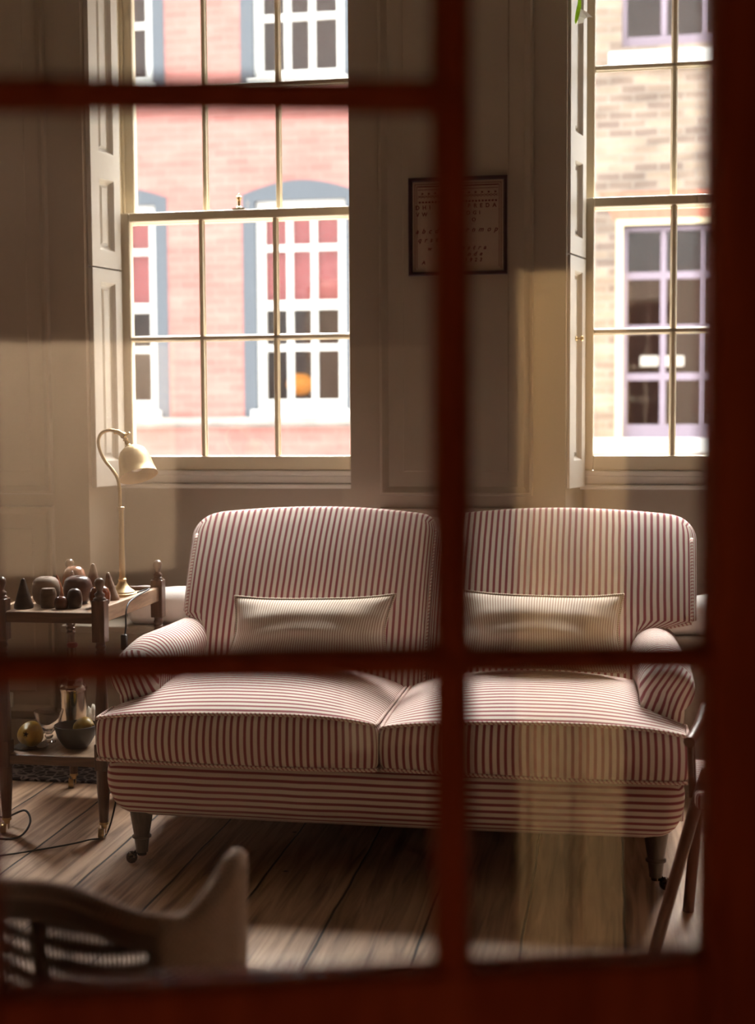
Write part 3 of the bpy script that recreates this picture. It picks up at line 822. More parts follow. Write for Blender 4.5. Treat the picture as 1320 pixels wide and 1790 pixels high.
pr = [(0, 0), (.012, .0), (.014, .006), (.030, .010), (.043, .021), (.0505, .038), (.0550, .058), (.0588, .085), (R_, H_*.99), (R_+.0012, H_), (R_-.0005, H_), (R_-.002, H_*.985), (.054, .085), (.049, .058), (.043, .040), (.034, .026), (.02, .017), (0, .015)]
b = NB(); lathe(b, pr, top, 40, sax); obj('lamp_shade', b, MT['brass'], lamp, smooth=40)
b = NB(); lathe(b, [(0, .02), (.012, .022), (.012, .045), (.020, .06), (.024, .075), (.018, .09), (0, .096)], top, 20, sax)
obj('bulb', b, mat('frosted_bulb', (.75, .72, .66), .3), lamp, smooth=50)
cordm = mat('black_cord', (.015, .013, .012), .5)
b = NB(); cp = smooth_path([(LB.x+.045, LB.y+.02, .722), (LB.x+.085, LB.y+.03, .734), (LB.x+.095, LB.y-.20, .715), (-1.537, 4.10, .64), (-1.535, 4.08, .60), (-1.535, 4.07, .50), (-1.54, 4.06, .25), (-1.56, 3.98, .02), (-1.60, 3.90, .006), (-1.72, 3.78, .006), (-1.84, 3.70, .006), (-1.93, 3.72, .006), (-2.05, 3.85, .006)], 8)
tube(b, cp, .0028, 8)
cord = obj('cord', b, cordm, lamp, smooth=180)
b = NB(); box(b, -1.545, -1.525, 4.07, 4.086, .575, .625); obj('switch', b, cordm, cord, bevel=.004)
# loop of dark cable on the floor by the trolley's front leg
b = NB(); c0 = atZ(14, 1440, .02)
lp_ = [(c0.x-.10, c0.y+.10, .005), (c0.x-.02, c0.y+.05, .03), (c0.x+.05, c0.y+.02, .06), (c0.x+.085, c0.y-.02, .035), (c0.x+.075, c0.y-.08, .006), (c0.x+.01, c0.y-.11, .005), (c0.x-.1, c0.y-.12, .005)]
tube(b, smooth_path(lp_, 8), .0035, 8)
tag(obj('cable', b, cordm, None, smooth=180, origin=(c0.x, c0.y, 0)), 'loop of dark cable lying on the floorboards by the trolley', 'cable')

# ------------------------------------------------------------------ turned wooden pieces on the trolley top
TT = .7135
def px_r(n_px, p):           # metres per n pixels at the depth of p
    return n_px*(p-Vector((0, 0, CAM_H))).dot(_fw)/F_PX
wd = {}
def wcol(key, dark, light, rough=.35, coat=.25):
    if key not in wd: wd[key] = wood('turned_'+key, dark, light, (9, 9, 22), rough, coat)
    return wd[key]
def cone(x, y, r, h, m_, label, lean=(0, 0)):
    b = NB(); lathe(b, [(0, 0), (r*.97, 0), (r, .004), (r*.98, .012), (r*.86, h*.22), (r*.66, h*.45), (r*.44, h*.70), (r*.25, h*.91), (r*.20, h*.955), (r*.12, h*.99), (0, h)], (0, 0, 0), 28)
    for v in b.verts: v.co += Vector((x+lean[0]*v.co.z, y+lean[1]*v.co.z, TT))
    tag(obj('wooden_cone', b, m_, None, smooth=45, origin=(x, y, TT)), label, 'wooden cone', 'turned wooden cones on the trolley')
def vessel(x, y, r, h, m_, label, hole=.2, kind='round'):
    if kind == 'round':
        pr = [(0, 0), (r*.55, 0), (r*.72, h*.05), (r*.9, h*.2), (r, h*.45), (r*.985, h*.65), (r*.88, h*.85), (r*.68, h*.955), (r*.45, h), (r*(hole+.06), h*.99), (r*hole, h*.975), (r*hole*.85, h*.8), (0, h*.78)]
    elif kind == 'barrel':
        pr = [(0, 0), (r*.84, 0), (r*.92, h*.04), (r, h*.4), (r*.98, h*.72), (r*.88, h*.93), (r*.78, h), (r*.4, h*1.0), (r*(hole+.05), h*.99), (r*hole, h*.97), (r*hole*.9, h*.8), (0, h*.78)]
    elif kind == 'dome':
        pr = [(0, 0), (r*.80, 0), (r*.90, h*.06), (r, h*.35), (r*.99, h*.55), (r*.88, h*.78), (r*.66, h*.92), (r*.38, h*.985), (r*(hole+.04), h*.995), (r*hole, h*.98), (r*hole*.8, h*.85), (0, h*.84)]
    else:
        pr = [(0, 0), (r*.6, 0), (r*.85, h*.14), (r, h*.42), (r*.97, h*.66), (r*.8, h*.88), (r*.5, h*.985), (r*.25, h*.985), (r*.1, h*.93), (0, h*.92)]
    b = NB(); lathe(b, pr, (x, y, TT), 36)
    tag(obj('wooden_vessel' if hole > .01 or kind != 'apple' else 'wooden_apple', b, m_, None, smooth=50, origin=(x, y, TT)), label, 'wooden ornament', 'turned wooden ornaments on the trolley')
p = atZ(38, 1064, TT); cone(p.x, p.y+.015, .0310, .096, wcol('black', (.022, .012, .008), (.06, .032, .02)), 'dark brown wooden cone alone at the far end of the trolley front from the sofa')
p = atZ(79, 1064, TT); vessel(p.x, p.y+.026, .0262, .0620, wcol('tan', (.11, .062, .036), (.22, .135, .08), .5, .05), 'small tan barrel-shaped wooden vessel with a pinhole top', .12, 'barrel')
p = atZ(102, 1066, TT); vessel(p.x, p.y+.024, .0218, .0405, wcol('cherry', (.075, .018, .008), (.16, .045, .02), .25, .4), 'smallest reddish domed wooden ornament in the front row', .0, 'dome')
p = atZ(125.5, 1064, TT); vessel(p.x, p.y+.025, .0245, .0620, wcol('walnut', (.03, .014, .010), (.07, .033, .022), .3, .3), 'dark domed wooden ornament with a hole in its top', .13, 'dome')
p = atZ(165.5, 1064, TT); vessel(p.x+.002, p.y+.040, .0345, .069, wcol('rosewood', (.12, .025, .008), (.25, .065, .022), .18, .6), 'glossy red-brown round wooden ornament behind the corner post', .02, 'apple')
p = atY(80.5, 1030, 4.115); vessel(p.x, 4.115, .0455, .089, wcol('driftwood', (.19, .12, .08), (.34, .235, .165), .65, 0), 'large pale round wooden vessel with cracked top', .24, 'round')
p = atY(136.0, 1034, 4.150); vessel(p.x, 4.150, .0475, .0890, wcol('plum', (.06, .022, .016), (.13, .055, .042), .35, .2), 'large dark plum-brown round wooden vessel with a hole in its top', .22, 'round')
p = atY(130.0, 1008, 4.300); vessel(p.x, 4.300, .0405, .105, wcol('applewood', (.24, .10, .06), (.42, .20, .125), .2, .6), 'glossy light apple-shaped wooden ornament at the back of the trolley', .0, 'apple')
p = atY(163.0, 1008, 4.270); cone(p.x, 4.270, .0340, .118, wcol('brown', (.13, .065, .045), (.25, .14, .095), .5, .05), 'tallest brown wooden cone, just left of the lamp-side pale cone', (.0, 0))
p = atZ(191, 1050, TT); cone(p.x, p.y+.02, .0270, .093, wcol('bark', (.17, .10, .068), (.30, .195, .135), .6, 0), 'greyish tan wooden cone closest to the lamp base', (-.12, 0))
p = atY(127.0, 1010, 4.225); cone(p.x, 4.222, .0235, .098, wcol('rose', (.16, .075, .055), (.29, .15, .11), .5, .05), 'slim pinkish brown wooden cone in front of the apple-shaped ornament')
p = atY(106.0, 1030, 4.215); cone(p.x+.004, 4.215, .0150, .085, wcol('orange', (.20, .055, .02), (.34, .11, .04), .35, .2), 'thin leaning orange-brown wooden cone between the two large round vessels', (-.20, 0))

# ------------------------------------------------------------------ things on the trolley's lower shelf
LS = .2585
quince = wood('quince_skin', (.42, .25, .035), (.60, .40, .075), (14, 14, 14), .4, .1)
def quince_obj(c, r, axis, label, name='quince', zlow=None):
    axis = Vector(axis).normalized()
    b = NB(); pr = [(0, -r*.90), (r*.10, -r*.86), (r*.22, -r*.94), (r*.55, -r*.86), (r*.90, -r*.42), (r*1.0, 0), (r*.93, r*.38), (r*.72, r*.70), (r*.50, r*.93), (r*.40, r*1.06), (r*.30, r*1.16), (r*.17, r*1.18), (r*.07, r*1.10), (0, r*1.06)]
    lathe(b, pr, (0, 0, 0), 36, axis)
    for v in b.verts:
        n_ = 1+.035*math.sin(3*math.atan2(v.co.x, v.co.z)+.7)
        v.co *= n_
    lo_ = min(v.co.z for v in b.verts)
    zc = zlow-lo_
    for v in b.verts: v.co += Vector((c[0], c[1], zc))
    root = obj(name, b, quince, None, smooth=60, origin=(c[0], c[1], zlow)); tag(root, label, 'fruit', 'yellow quinces on the trolley')
    s = NB(); cc = Vector((c[0], c[1], zc))+axis*r*1.05
    for k in range(5):
        a = 2*PI*k/5; side = axis.orthogonal().normalized(); side.rotate(__import__('mathutils').Quaternion(axis, a))
        tube(s, [cc, cc+axis*.006+side*.004, cc+axis*.007+side*.009], lambda t: .0028*(1-.7*t), 6)
    obj('calyx', s, wcol('calyx', (.03, .018, .008), (.06, .04, .02), .8, 0), root, smooth=60)
p = atZ(44, 1312, LS)
b = NB(); lathe(b, [(0, 0), (.035, 0), (.052, .003), (.056, .005), (.050, .0055), (.034, .003), (0, .003)], (p.x, p.y+.045, LS), 32)
tag(obj('saucer', b, mat('dark_glaze', (.05, .045, .04), .25), None, smooth=40, origin=(p.x, p.y+.045, LS)), 'small dark saucer under the quince on the lower shelf', 'plate')
quince_obj((p.x, p.y+.045), .0415, (.10, -1, .22), 'golden quince facing out on the lower shelf beside the glass bowl', zlow=LS+.0032)
# footed glass
p = atZ(76, 1303, LS); gx, gy = p.x, p.y+.045
gm = bpy.data.materials.new('clear_glass'); gm.use_nodes = True
gb = gm.node_tree.nodes['Principled BSDF']; gb.inputs['Transmission Weight'].default_value = 1; gb.inputs['Roughness'].default_value = .02; gb.inputs['IOR'].default_value = 1.45
gb.inputs['Base Color'].default_value = (.93, .93, .93, 1)
b = NB(); lathe(b, [(0, 0), (.021, 0), (.0225, .003), (.012, .008), (.0095, .014), (.0135, .020), (.0135, .024), (.010, .029), (.022, .042), (.036, .066), (.0465, .096), (.0485, .105), (.0472, .105), (.045, .096), (.034, .066), (.019, .044), (0, .036)], (gx, gy, LS), 36)
tag(obj('footed_glass', b, gm, None, smooth=40, origin=(gx, gy, LS)), 'clear footed glass bowl standing on the lower shelf', 'glass')
# grey bowl and the quince inside it
p = atZ(124, 1312, LS); bx, by = p.x-.002, p.y+.05
b = NB(); lathe(b, [(0, 0), (.036, 0), (.038, .003), (.046, .012), (.060, .036), (.0685, .066), (.0705, .072), (.0690, .0735), (.0665, .070), (.057, .038), (.040, .014), (0, .009)], (bx, by, LS), 44)
tag(obj('bowl', b, mat('slate_glaze', (.085, .085, .08), .35, bump=(40, .1)), None, smooth=45, origin=(bx, by, LS)), 'slate grey pottery bowl on the lower shelf', 'bowl')
quince_obj((bx+.026, by+.002), .0335, (.95, -.30, .10), 'yellow quince lying in the slate grey bowl', zlow=LS+.032)
# silver flask with a red-capped neck
sx_, sy_ = atZ(122, 1290, LS).x+.002, 4.205
flask = empty('silver_flask', (sx_, sy_, LS), 'tall silver flask with round shoulder and red cap behind the grey bowl', 'flask')
silver = mat('tarnished_silver', (.55, .50, .45), .16, 1.0)
b = NB(); lathe(b, [(0, 0), (.041, 0), (.043, .006), (.043, .15), (.0455, .155), (.0475, .163), (.0455, .170), (.039, .176), (.0385, .186), (.036, .196), (.0285, .204), (.020, .209), (.015, .216), (.0125, .24), (.0120, .300), (0, .300)], (sx_, sy_, LS), 40)
obj('body', b, silver, flask, smooth=40)
b = NB(); lathe(b, [(0, .298), (.0155, .298), (.0185, .302), (.0185, .309), (.0155, .314), (0, .316)], (sx_, sy_, LS), 24)
obj('cap', b, mat('red_wax', (.22, .03, .02), .35), flask, smooth=40)
# crumpled white napkin
nx, ny = atY(159, 1250, 4.29).x, 4.30
b = NB(); NQ = 18
G = [[b.verts.new((nx-.035+.075*i/NQ, ny-.04+.09*j/NQ, LS+.004+.088*max(0, math.sin(PI*(i/NQ)*.9+.2)*math.sin(PI*(j/NQ)))**.8*(.75+.25*math.sin(1.3*i)*math.cos(.9*j)))) for j in range(NQ+1)] for i in range(NQ+1)]
for i in range(NQ):
    for j in range(NQ): b.faces.new((G[i][j], G[i+1][j], G[i+1][j+1], G[i][j+1]))
no = obj('napkin', b, mat('napkin_linen', (.72, .66, .56), .9), None, smooth=180, origin=(nx, ny, LS))
so_ = no.modifiers.new('thick', 'SOLIDIFY'); so_.thickness = .002; so_.offset = 1
tag(no, 'crumpled white napkin behind the grey bowl on the lower shelf', 'napkin')
# pale socket plate low on the panelled wall
q = atY(16, 1222, WY)
b = NB(); box(b, q.x-.03, q.x+.02, WY-.012, WY, q.z-.035, q.z+.03)
tag(obj('socket_plate', b, mat('pale_plate', (.55, .54, .48), .5), None, bevel=.005, origin=(q.x, WY, q.z)), 'pale socket plate low on the panelled wall behind the trolley', 'socket')

# ------------------------------------------------------------------ window benches with white bolsters, rug
def bench(dx, lab_b, lab_l, mirror=False):
    root = empty('window_bench', (-1.47+dx, 4.93, 0), lab_b, 'bench', 'window benches')
    x0, x1 = -2.035+dx, -.93+dx
    t = NB(); prism(t, [(x0, 4.735), (x1, 4.735), (x1, WY-.022), (-.955+dx, WY-.022), (-.955+dx, RY), (-1.915+dx, RY), (-1.965+dx, WY-.022), (x0, WY-.022)], .520, .545)
    obj('bench_top', t, MT['benchpaint'], root, bevel=.006)
    f = NB(); box(f, x0+.012, x1-.012, 4.755, WY-.024, 0, .520); obj('bench_front', f, MT['benchpaint'], root)
    b = NB(); L_, R_b = .96, .072; x_ = -1.79+dx
    prf = [(0, 0), (.045, .001), (.064, .008), (R_b, .025)]+[(R_b+.003*math.sin(i*1.7), .025+(L_-.05)*i/24) for i in range(25)]+[(R_b, L_-.025), (.064, L_-.008), (.045, L_-.001), (0, L_)]
    lathe(b, prf, (x_, 4.835, .545+.0685), 36, (1, 0, 0))
    for v in b.verts: v.co.z = max(v.co.z, .5452)
    bo = obj('bolster', b, MT['bolster'], None, smooth=60, origin=(x_+L_/2, 4.835, .545))
    tag(bo, lab_l, 'bolster', 'white bolsters on the window benches')
bench(0, 'painted low bench under the window behind the trolley', 'white linen bolster on the bench behind the brass lamp')
bench(WIN_SHIFT, 'painted low bench under the window with yellow brick behind', 'white linen bolster behind the arm of the sofa farther from the lamp')
b = NB(); box(b, -3.6, -1.15, 4.545, 4.752, 0, .010)
tag(obj('rug', b, MT['rug'], None, bevel=.004, origin=(-2.4, 4.65, 0)), 'narrow dark rug with pale net pattern behind the trolley', 'rug')

# ------------------------------------------------------------------ framed stitched sampler on the pier
sx0, sx1 = atY(714, 400, WY-.02).x, atY(887, 400, WY-.02).x; sz0, sz1 = 1.826, 2.176
sy = WY-.005
samp = empty('framed_sampler', ((sx0+sx1)/2, WY, sz0), 'dark framed red-stitched sampler hanging on the panelled pier', 'picture')
FS = Matrix(((1, 0, 0, 0), (0, 0, -1, sy), (0, 1, 0, 0), (0, 0, 0, 1)))
b = NB(); ringpanel(b, FS, sx0, sx1, sz0, sz1, [(0, 0), (0, .016), (.004, .020), (.010, .020), (.014, .013), (.014, .004)], cap=False)
obj('picture_frame', b, wood('dark_frame_wood', (.028, .009, .014), (.055, .018, .025), (20, 20, 20), .3, .3), samp)
b = NB(); box(b, sx0+.012, sx1-.012, sy-.006, sy-.001, sz0+.012, sz1-.012); obj('linen', b, mat('aged_linen', (.50, .345, .27), .9, bump=(300, .2)), samp)
stitch = mat('red_stitching', (.20, .035, .035), .9)
def zpx(py): return atY(800, py, sy).z
def xpx(px): return atY(px, 400, sy).x
b = NB(); e = .0018
for ins in (.022, .029):
    for (a0, a1, c0, c1) in ((sx0+ins, sx0+ins+e, sz0+ins, sz1-ins), (sx1-ins-e, sx1-ins, sz0+ins, sz1-ins), (sx0+ins, sx1-ins, sz1-ins-e, sz1-ins)):
        box(b, a0, a1, sy-.0075, sy-.006, c0, c1)
for row, zz in enumerate((zpx(326), zpx(331))):
    box(b, sx0+.034, sx1-.034, sy-.0075, sy-.006, zz, zz+e)
n_ = 24; w_ = (sx1-sx0-.07)/n_
for i in range(n_):
    x = sx0+.035+w_*i; zz = zpx(345)
    tube(b, [(x, sy-.0068, zz), (x+w_*.5, sy-.0068, zz+.007), (x+w_, sy-.0068, zz)], .0010, 5)
    tube(b, [(x, sy-.0068, zz+.009), (x+w_*.5, sy-.0068, zz+.003), (x+w_, sy-.0068, zz+.009)], .0010, 5)
    box(b, x+w_*.15, x+w_*.8, sy-.0075, sy-.006, zpx(354), zpx(351))
    if i % 2: box(b, x, x+w_*.6, sy-.0075, sy-.006, zpx(339), zpx(336))
obj('stitched_border', b, stitch, samp)
def line(txt, px, py, size, shear=0.0, right=False):
    cu = bpy.data.curves.new('lettering', 'FONT'); cu.body = txt; cu.size = size; cu.shear = shear; cu.extrude = .0006; cu.offset = .0007
    cu.space_character = 1.25; cu.align_x = 'RIGHT' if right else 'LEFT'
    o = bpy.data.objects.new('lettering', cu); COL.objects.link(o); cu.materials.append(stitch)
    bpy.context.view_layer.update()
    me = bpy.data.meshes.new_from_object(o); bpy.data.objects.remove(o)
    o = bpy.data.objects.new('lettering', me); COL.objects.link(o)
    o.parent = samp; o.location = Vector((xpx(px), sy-.0066, zpx(py))) - samp.location; o.rotation_euler = (PI/2, 0, 0)
for a in (('D H I', 727, 365, .020), ('V W', 728, 377, .019), ('B R E D A', 868, 364, .020, 0, True), ('O G I', 840, 376, .018, 0, True), ('O', 832, 388, .018, 0, True),
          ('a b c d', 727, 407, .024, .35), ('l r n m o p', 870, 406, .024, .35, True), ('q r s t', 731, 422, .023, .35), ('o s t r a', 850, 437, .022, .35, True), ('n d e', 843, 448, .021, .35, True), ('1 9 2 3', 843, 458, .018, .15, True), ('A', 738, 461, .018, .2), ('w', 748, 437, .02, .3)):
    line(*a)
b = NB(); box(b, sx0+.012, sx1-.012, sy-.0105, sy-.0085, sz0+.012, sz1-.012); obj('glazing', b, MT['paneglass'], samp)

# flower hanging at the head of the right-hand window
fp = atY(1012, 20, 4.885)
fl_ = empty('hanging_flower', fp, 'white petal and bright green leaf hanging before the shutter at the top edge', 'flower')
def petal(px, y, thick=.002):
    pts = [atY(a, c, y) for a, c in px]
    b = NB(); vprism(b, [(q.x, q.z) for q in pts], y, y+thick)
    ym = sum(q.x for q in pts)/len(pts)
    for v in b.verts: v.co.y += 8*(v.co.x-ym)**2*4
    return b
obj('petal', petal([(1014, 14), (1017, 16), (1026, 20.5), (1036, 25.5), (1028, 28.5), (1022, 33), (1019, 40), (1010, 39.5), (1012, 28)], 4.885), leafy('white_petal', (.85, .83, .80)), fl_)
obj('leaf', petal([(1013, -24), (1016, -10), (1016, 10), (1013, 26), (1009, 37), (1006.5, 42), (1004.5, 36), (1006.5, 20), (1010, 6), (1011, -10)], 4.878), leafy('fresh_leaf', (.62, .90, .10)), fl_)
b = NB(); q0 = atY(1013, -20, 4.879); tube(b, [q0, q0+Vector((0, .004, .1)), Vector((q0.x, 4.90, WIN_TOP+.01))], .002, 6); obj('stem', b, mat('green_stem', (.2, .35, .06), .6), fl_)

# ------------------------------------------------------------------ made-up lit things behind the viewer, added for faint reflections in the door glass
scr = empty('added_reflection_screen', (.72, -.28, 0), 'added pale folding screen behind the viewer, put there to reflect in the right-hand door panes', 'screen')
zig = [(.640, -.25), (.70, -.31), (.76, -.25), (.82, -.31), (.88, -.25)]
for (x0, y0), (x1, y1) in zip(zig, zig[1:]):
    b = NB(); prism(b, [(x0+.004, y0), (x1-.004, y1), (x1-.004, y1-.018), (x0+.004, y0-.018)], .02, 1.575)
    obj('leaf', b, mat('reflection_screen_linen', (.76, .60, .42), .9) if x0 == zig[0][0] else bpy.data.materials['reflection_screen_linen'], scr)
b = NB(); box(b, .635, .885, -.335, -.24, 0, .02); obj('foot', b, MT['mahogany'], scr)
b = NB(); box(b, -.55, .62, -2.598, -2.585, .80, 1.57); box(b, 1.24, 1.58, -2.598, -2.585, .10, 1.57)
struct('trim_6', b, mat('reflection_panel_pale', (.74, .62, .50), .9))  # added pale panel, there only to reflect in the left-hand panes
def spot(name, loc, aim, e, size, col):
    sl_ = bpy.data.lights.new(name, 'SPOT'); sl_.energy = e; sl_.color = col; sl_.spot_size = math.radians(size); sl_.spot_blend = .6; sl_.shadow_soft_size = .05
    so2 = bpy.data.objects.new(name, sl_); COL.objects.link(so2); so2.location = loc
    so2.rotation_euler = (Vector(aim)-Vector(loc)).to_track_quat('-Z', 'Y').to_euler()
spot('added_reflection_spot', (.05, -1.25, 3.2), (.05, -2.6, 1.15), 1250, 52, (1, .80, .60))  # added spots with no fixture; they light the reflected panel and screen
spot('added_reflection_spot', (.62, .70, 2.9), (.74, -.28, .85), 760, 30, (1, .76, .46))

# ------------------------------------------------------------------ added fill lamp with a shade, unseen, brightening the sofa front
RL = Vector((1.62, 1.95, .80))
fl2 = empty('added_fill_lamp', (RL.x, RL.y, 0), 'added standing lamp with a dark opaque shade, unseen, filling light onto the sofa front', 'lamp')
b = NB(); lathe(b, [(0, 0), (.14, 0), (.14, .012), (.03, .03), (.012, .05), (.012, .715), (0, .715)], (RL.x, RL.y, 0), 24); obj('base', b, MT['brassold'], fl2, smooth=40)
b = NB(); lathe(b, [(.165, .020), (.105, .20), (.012, .205), (.012, .208), (.108, .208), (.170, .020)], RL, 40); 
obj('lamp_shade', b, mat('dark_card_shade', (.10, .05, .03), .8), fl2, smooth=30)
rd = bpy.data.lights.new('added_fill_light', 'POINT'); rd.energy = 9.0; rd.color = (1, .74, .50); rd.shadow_soft_size = .035  # unseen fill source under the added shade
rl = bpy.data.objects.new('added_fill_light', rd); COL.objects.link(rl); rl.location = RL

# ------------------------------------------------------------------ wicker tub chair near the door
def wicker_mat(name, dark, light, openwork=False):
    M = bpy.data.materials.new(name); M.use_nodes = True
    n = M.node_tree; b_ = n.nodes['Principled BSDF']; L = n.links.new
    uv = n.nodes.new('ShaderNodeUVMap'); uv.uv_map = 'weave'
    ck = n.nodes.new('ShaderNodeTexBrick'); ck.inputs['Scale'].default_value = 1; ck.inputs['Brick Width'].default_value = .012; ck.inputs['Row Height'].default_value = .006; ck.inputs['Mortar Size'].default_value = .0012
    ck.inputs['Color1'].default_value = (*light, 1); ck.inputs['Color2'].default_value = tuple(.85*c for c in light)+(1,); ck.inputs['Mortar'].default_value = (*dark, 1)
    L(uv.outputs[0], ck.inputs['Vector']); L(ck.outputs['Color'], b_.inputs['Base Color'])
    bp = n.nodes.new('ShaderNodeBump'); bp.inputs['Strength'].default_value = .7; bp.inputs['Distance'].default_value = .002; bp.invert = True
    L(ck.outputs['Fac'], bp.inputs['Height']); L(bp.outputs[0], b_.inputs['Normal']); b_.inputs['Roughness'].default_value = .7
    return M
wick = wicker_mat('pale_wicker', (.16, .09, .055), (.50, .32, .205))
wickd = wicker_mat('dark_wicker', (.10, .05, .026), (.38, .20, .11))
CH = Vector((-.46, 2.06, 0))
def at_d(px, py, dist):
    return Vector((0, 0, CAM_H)) + ray(px, py)*dist
rim_px = [(-75, 1560, 2.16), (-30, 1548, 2.06), (20, 1543, 1.99), (80, 1546, 1.95), (130, 1556, 1.93), (185, 1578, 1.92), (240, 1598, 1.93), (290, 1607, 1.95), (325, 1601, 1.98), (355, 1572, 2.01), (380, 1536, 2.05), (400, 1503, 2.08), (411, 1491, 2.11), (420, 1493, 2.15)]
rim = smooth_path([at_d(*q) for q in rim_px], 5)
# far arms curl round towards the sofa and are hidden behind the back from here
pR = rim[-1]
chair = empty('wicker_chair', (rim[len(rim)//2].x, rim[len(rim)//2].y+.25, 0), 'low wicker tub chair seen from behind, with one pointed wing, just past the door', 'chair')
def shell(i0, i1, z_low, m_, name, thick=.012, gap=None):
    b = NB(); uv = b.loops.layers.uv.new('weave'); s = 0; prev = None; K = 14
    cols = []
    for i in range(i0, i1+1):
        p = rim[i]
        if prev is not None: s += (p-prev).length
        prev = p
        cols.append(([b.verts.new((p.x+(chair.location.x-p.x)*.10*(k/K), p.y+(chair.location.y-p.y)*.10*(k/K), p.z+(z_low-p.z)*k/K)) for k in range(K+1)], s))
    for (a, sa), (c, sc_) in zip(cols, cols[1:]):
        for k in range(K):
            f = b.faces.new((a[k], c[k], c[k+1], a[k+1]))
            for l, (ss, vv_) in zip(f.loops, ((sa, a[k]), (sc_, c[k]), (sc_, c[k+1]), (sa, a[k+1]))): l[uv].uv = (ss, vv_.co.z)
    o = obj(name, b, m_, chair, smooth=180)
    sl = o.modifiers.new('thick', 'SOLIDIFY'); sl.thickness = thick; sl.offset = -1
    return o
isp = int(len(rim)*.50)
shell(isp, len(rim)-1, .20, wick, 'woven_back')
# openwork side: lattice of canes between posts
b = NB(); N_ = isp
def along(t, z):
    i = min(int(t*N_), N_-1); f = t*N_-i
    p = rim[i].lerp(rim[i+1], f); k = (p.z-z)/(p.z-.20)
    return Vector((p.x+(chair.location.x-p.x)*.10*k, p.y+(chair.location.y-p.y)*.10*k, z)), p.z
for k in range(-12, 64):
    for sg in (1, -1):
        pts = []
        for j in range(13):
            z = .22+.42*j/12
            t = k/42 + sg*.16*(j/12)
            if 0 <= t <= .999:
                q, zt = along(t, z)
                if z < zt-.02: pts.append(q)
        if len(pts) > 2: tube(b, pts, .0025, 5)
obj('lattice', b, wickd, chair, smooth=180)
b = NB(); K2 = 5; cols2 = []
for i in range(0, isp+1):
    p = rim[i]; cols2.append([b.verts.new((p.x+(chair.location.x-p.x)*.10*.16*k/K2, p.y+(chair.location.y-p.y)*.10*.16*k/K2, p.z-.052*k/K2)) for k in range(K2+1)])
for a, c in zip(cols2, cols2[1:]):
    for k in range(K2): b.faces.new((a[k], c[k], c[k+1], a[k+1]))
o = obj('woven_band', b, wickd, chair, smooth=180); sl = o.modifiers.new('thick', 'SOLIDIFY'); sl.thickness = .012; sl.offset = -1
for t in (.02, .40, .985):
    q0, zt = along(t, .5); pts = [along(t, .04+(zt-.05)*j/8)[0] for j in range(9)]
    b = NB(); tube(b, pts, .011, 10); obj('post', b, wickd, chair, smooth=180)
b = NB(); b.loops.layers.uv.new('weave')
tube(b, [r_ + Vector((0, 0, -.010)) for r_ in rim[:isp+1]], .0155, 12, uvname='weave'); obj('rim', b, wickd, chair, smooth=180)
b = NB(); tube(b, [r_ + Vector((0, 0, -.004)) for r_ in rim[isp-1:]], .0115, 12, uvname='weave'); obj('rim', b, wick, chair, smooth=180)
cxc, cyc = chair.location.x, chair.location.y
b = NB(); lathe(b, [(0, .27), (.20, .27), (.215, .285), (.215, .31), (.19, .33), (0, .335)], (cxc, cyc+.02, 0), 32); obj('seat', b, wick, chair, smooth=40)
for a in (.6, 2.2, 3.9, 5.4):
    b = NB(); tube(b, [(cxc+.17*math.cos(a), cyc+.02+.17*math.sin(a), .28), (cxc+.19*math.cos(a), cyc+.02+.19*math.sin(a), 0)], .014, 10); obj('leg', b, wickd, chair, smooth=40)

# ------------------------------------------------------------------ wooden armchair beyond the door's edge
redwood = wood('red_chair_wood', (.075, .022, .010), (.15, .05, .024), (20, 20, 4), .35, .25)
wc = empty('wooden_armchair', (.50, 3.25, 0), 'reddish wooden armchair with slanting legs, mostly hidden by the door stile', 'chair')
A_lo = atZ(1142, 1672, 0); 
def slat(name, pts, r):
    b = NB(); tube(b, pts, r, 10); return obj(name, b, redwood, wc, smooth=60)
YC = A_lo.y
hi = atY(1213, 1418, YC+.02); arm_p = atY(1208, 1290, YC+.05)
slat('leg', [A_lo, (A_lo+hi)/2, hi, hi+Vector((.03, .01, .10))], .015)
BK = 3.585-YC                                                    # back of the chair, clear of the sofa
for dx, dy in ((.56, .02), (.10, BK), (.60, BK)):
    slat('leg', [Vector((A_lo.x+dx, YC+dy, 0)), Vector((A_lo.x+dx+.03*(1 if dx < .3 else -1), YC+dy, hi.z+.02))], .015)
b = NB(); soft_box(b, (hi.x, YC-.02, hi.z+.012), (hi.x+.46, YC+BK, hi.z+.055), .015, (8, 8, 3), 3, None); obj('seat', b, MT['tick'], wc, smooth=180)
slat('arm_post', [Vector((arm_p.x+.004, YC+.03, hi.z+.03)), Vector((arm_p.x, YC+.06, arm_p.z-.012))], .010)
slat('armrest', [Vector((arm_p.x-.006, YC+.02, arm_p.z-.004)), Vector((arm_p.x+.02, YC+.12, arm_p.z+.01)), Vector((arm_p.x+.05, YC+BK, arm_p.z+.02))], .014)
slat('armrest', [Vector((arm_p.x+.46, YC+.02, arm_p.z-.004)), Vector((arm_p.x+.45, YC+BK, arm_p.z+.02))], .014)
slat('arm_post', [Vector((arm_p.x+.44, YC+.03, hi.z+.03)), Vector((arm_p.x+.455, YC+.06, arm_p.z-.012))], .010)
for xx in (.10, .46): slat('back_post', [Vector((arm_p.x+xx, YC+BK, hi.z)), Vector((arm_p.x+xx, YC+BK+.02, .80))], .014)
for zz in (.55, .66, .77): slat('back_slat', [Vector((arm_p.x+.10, YC+BK+.01, zz)), Vector((arm_p.x+.46, YC+BK+.01, zz))], .012)

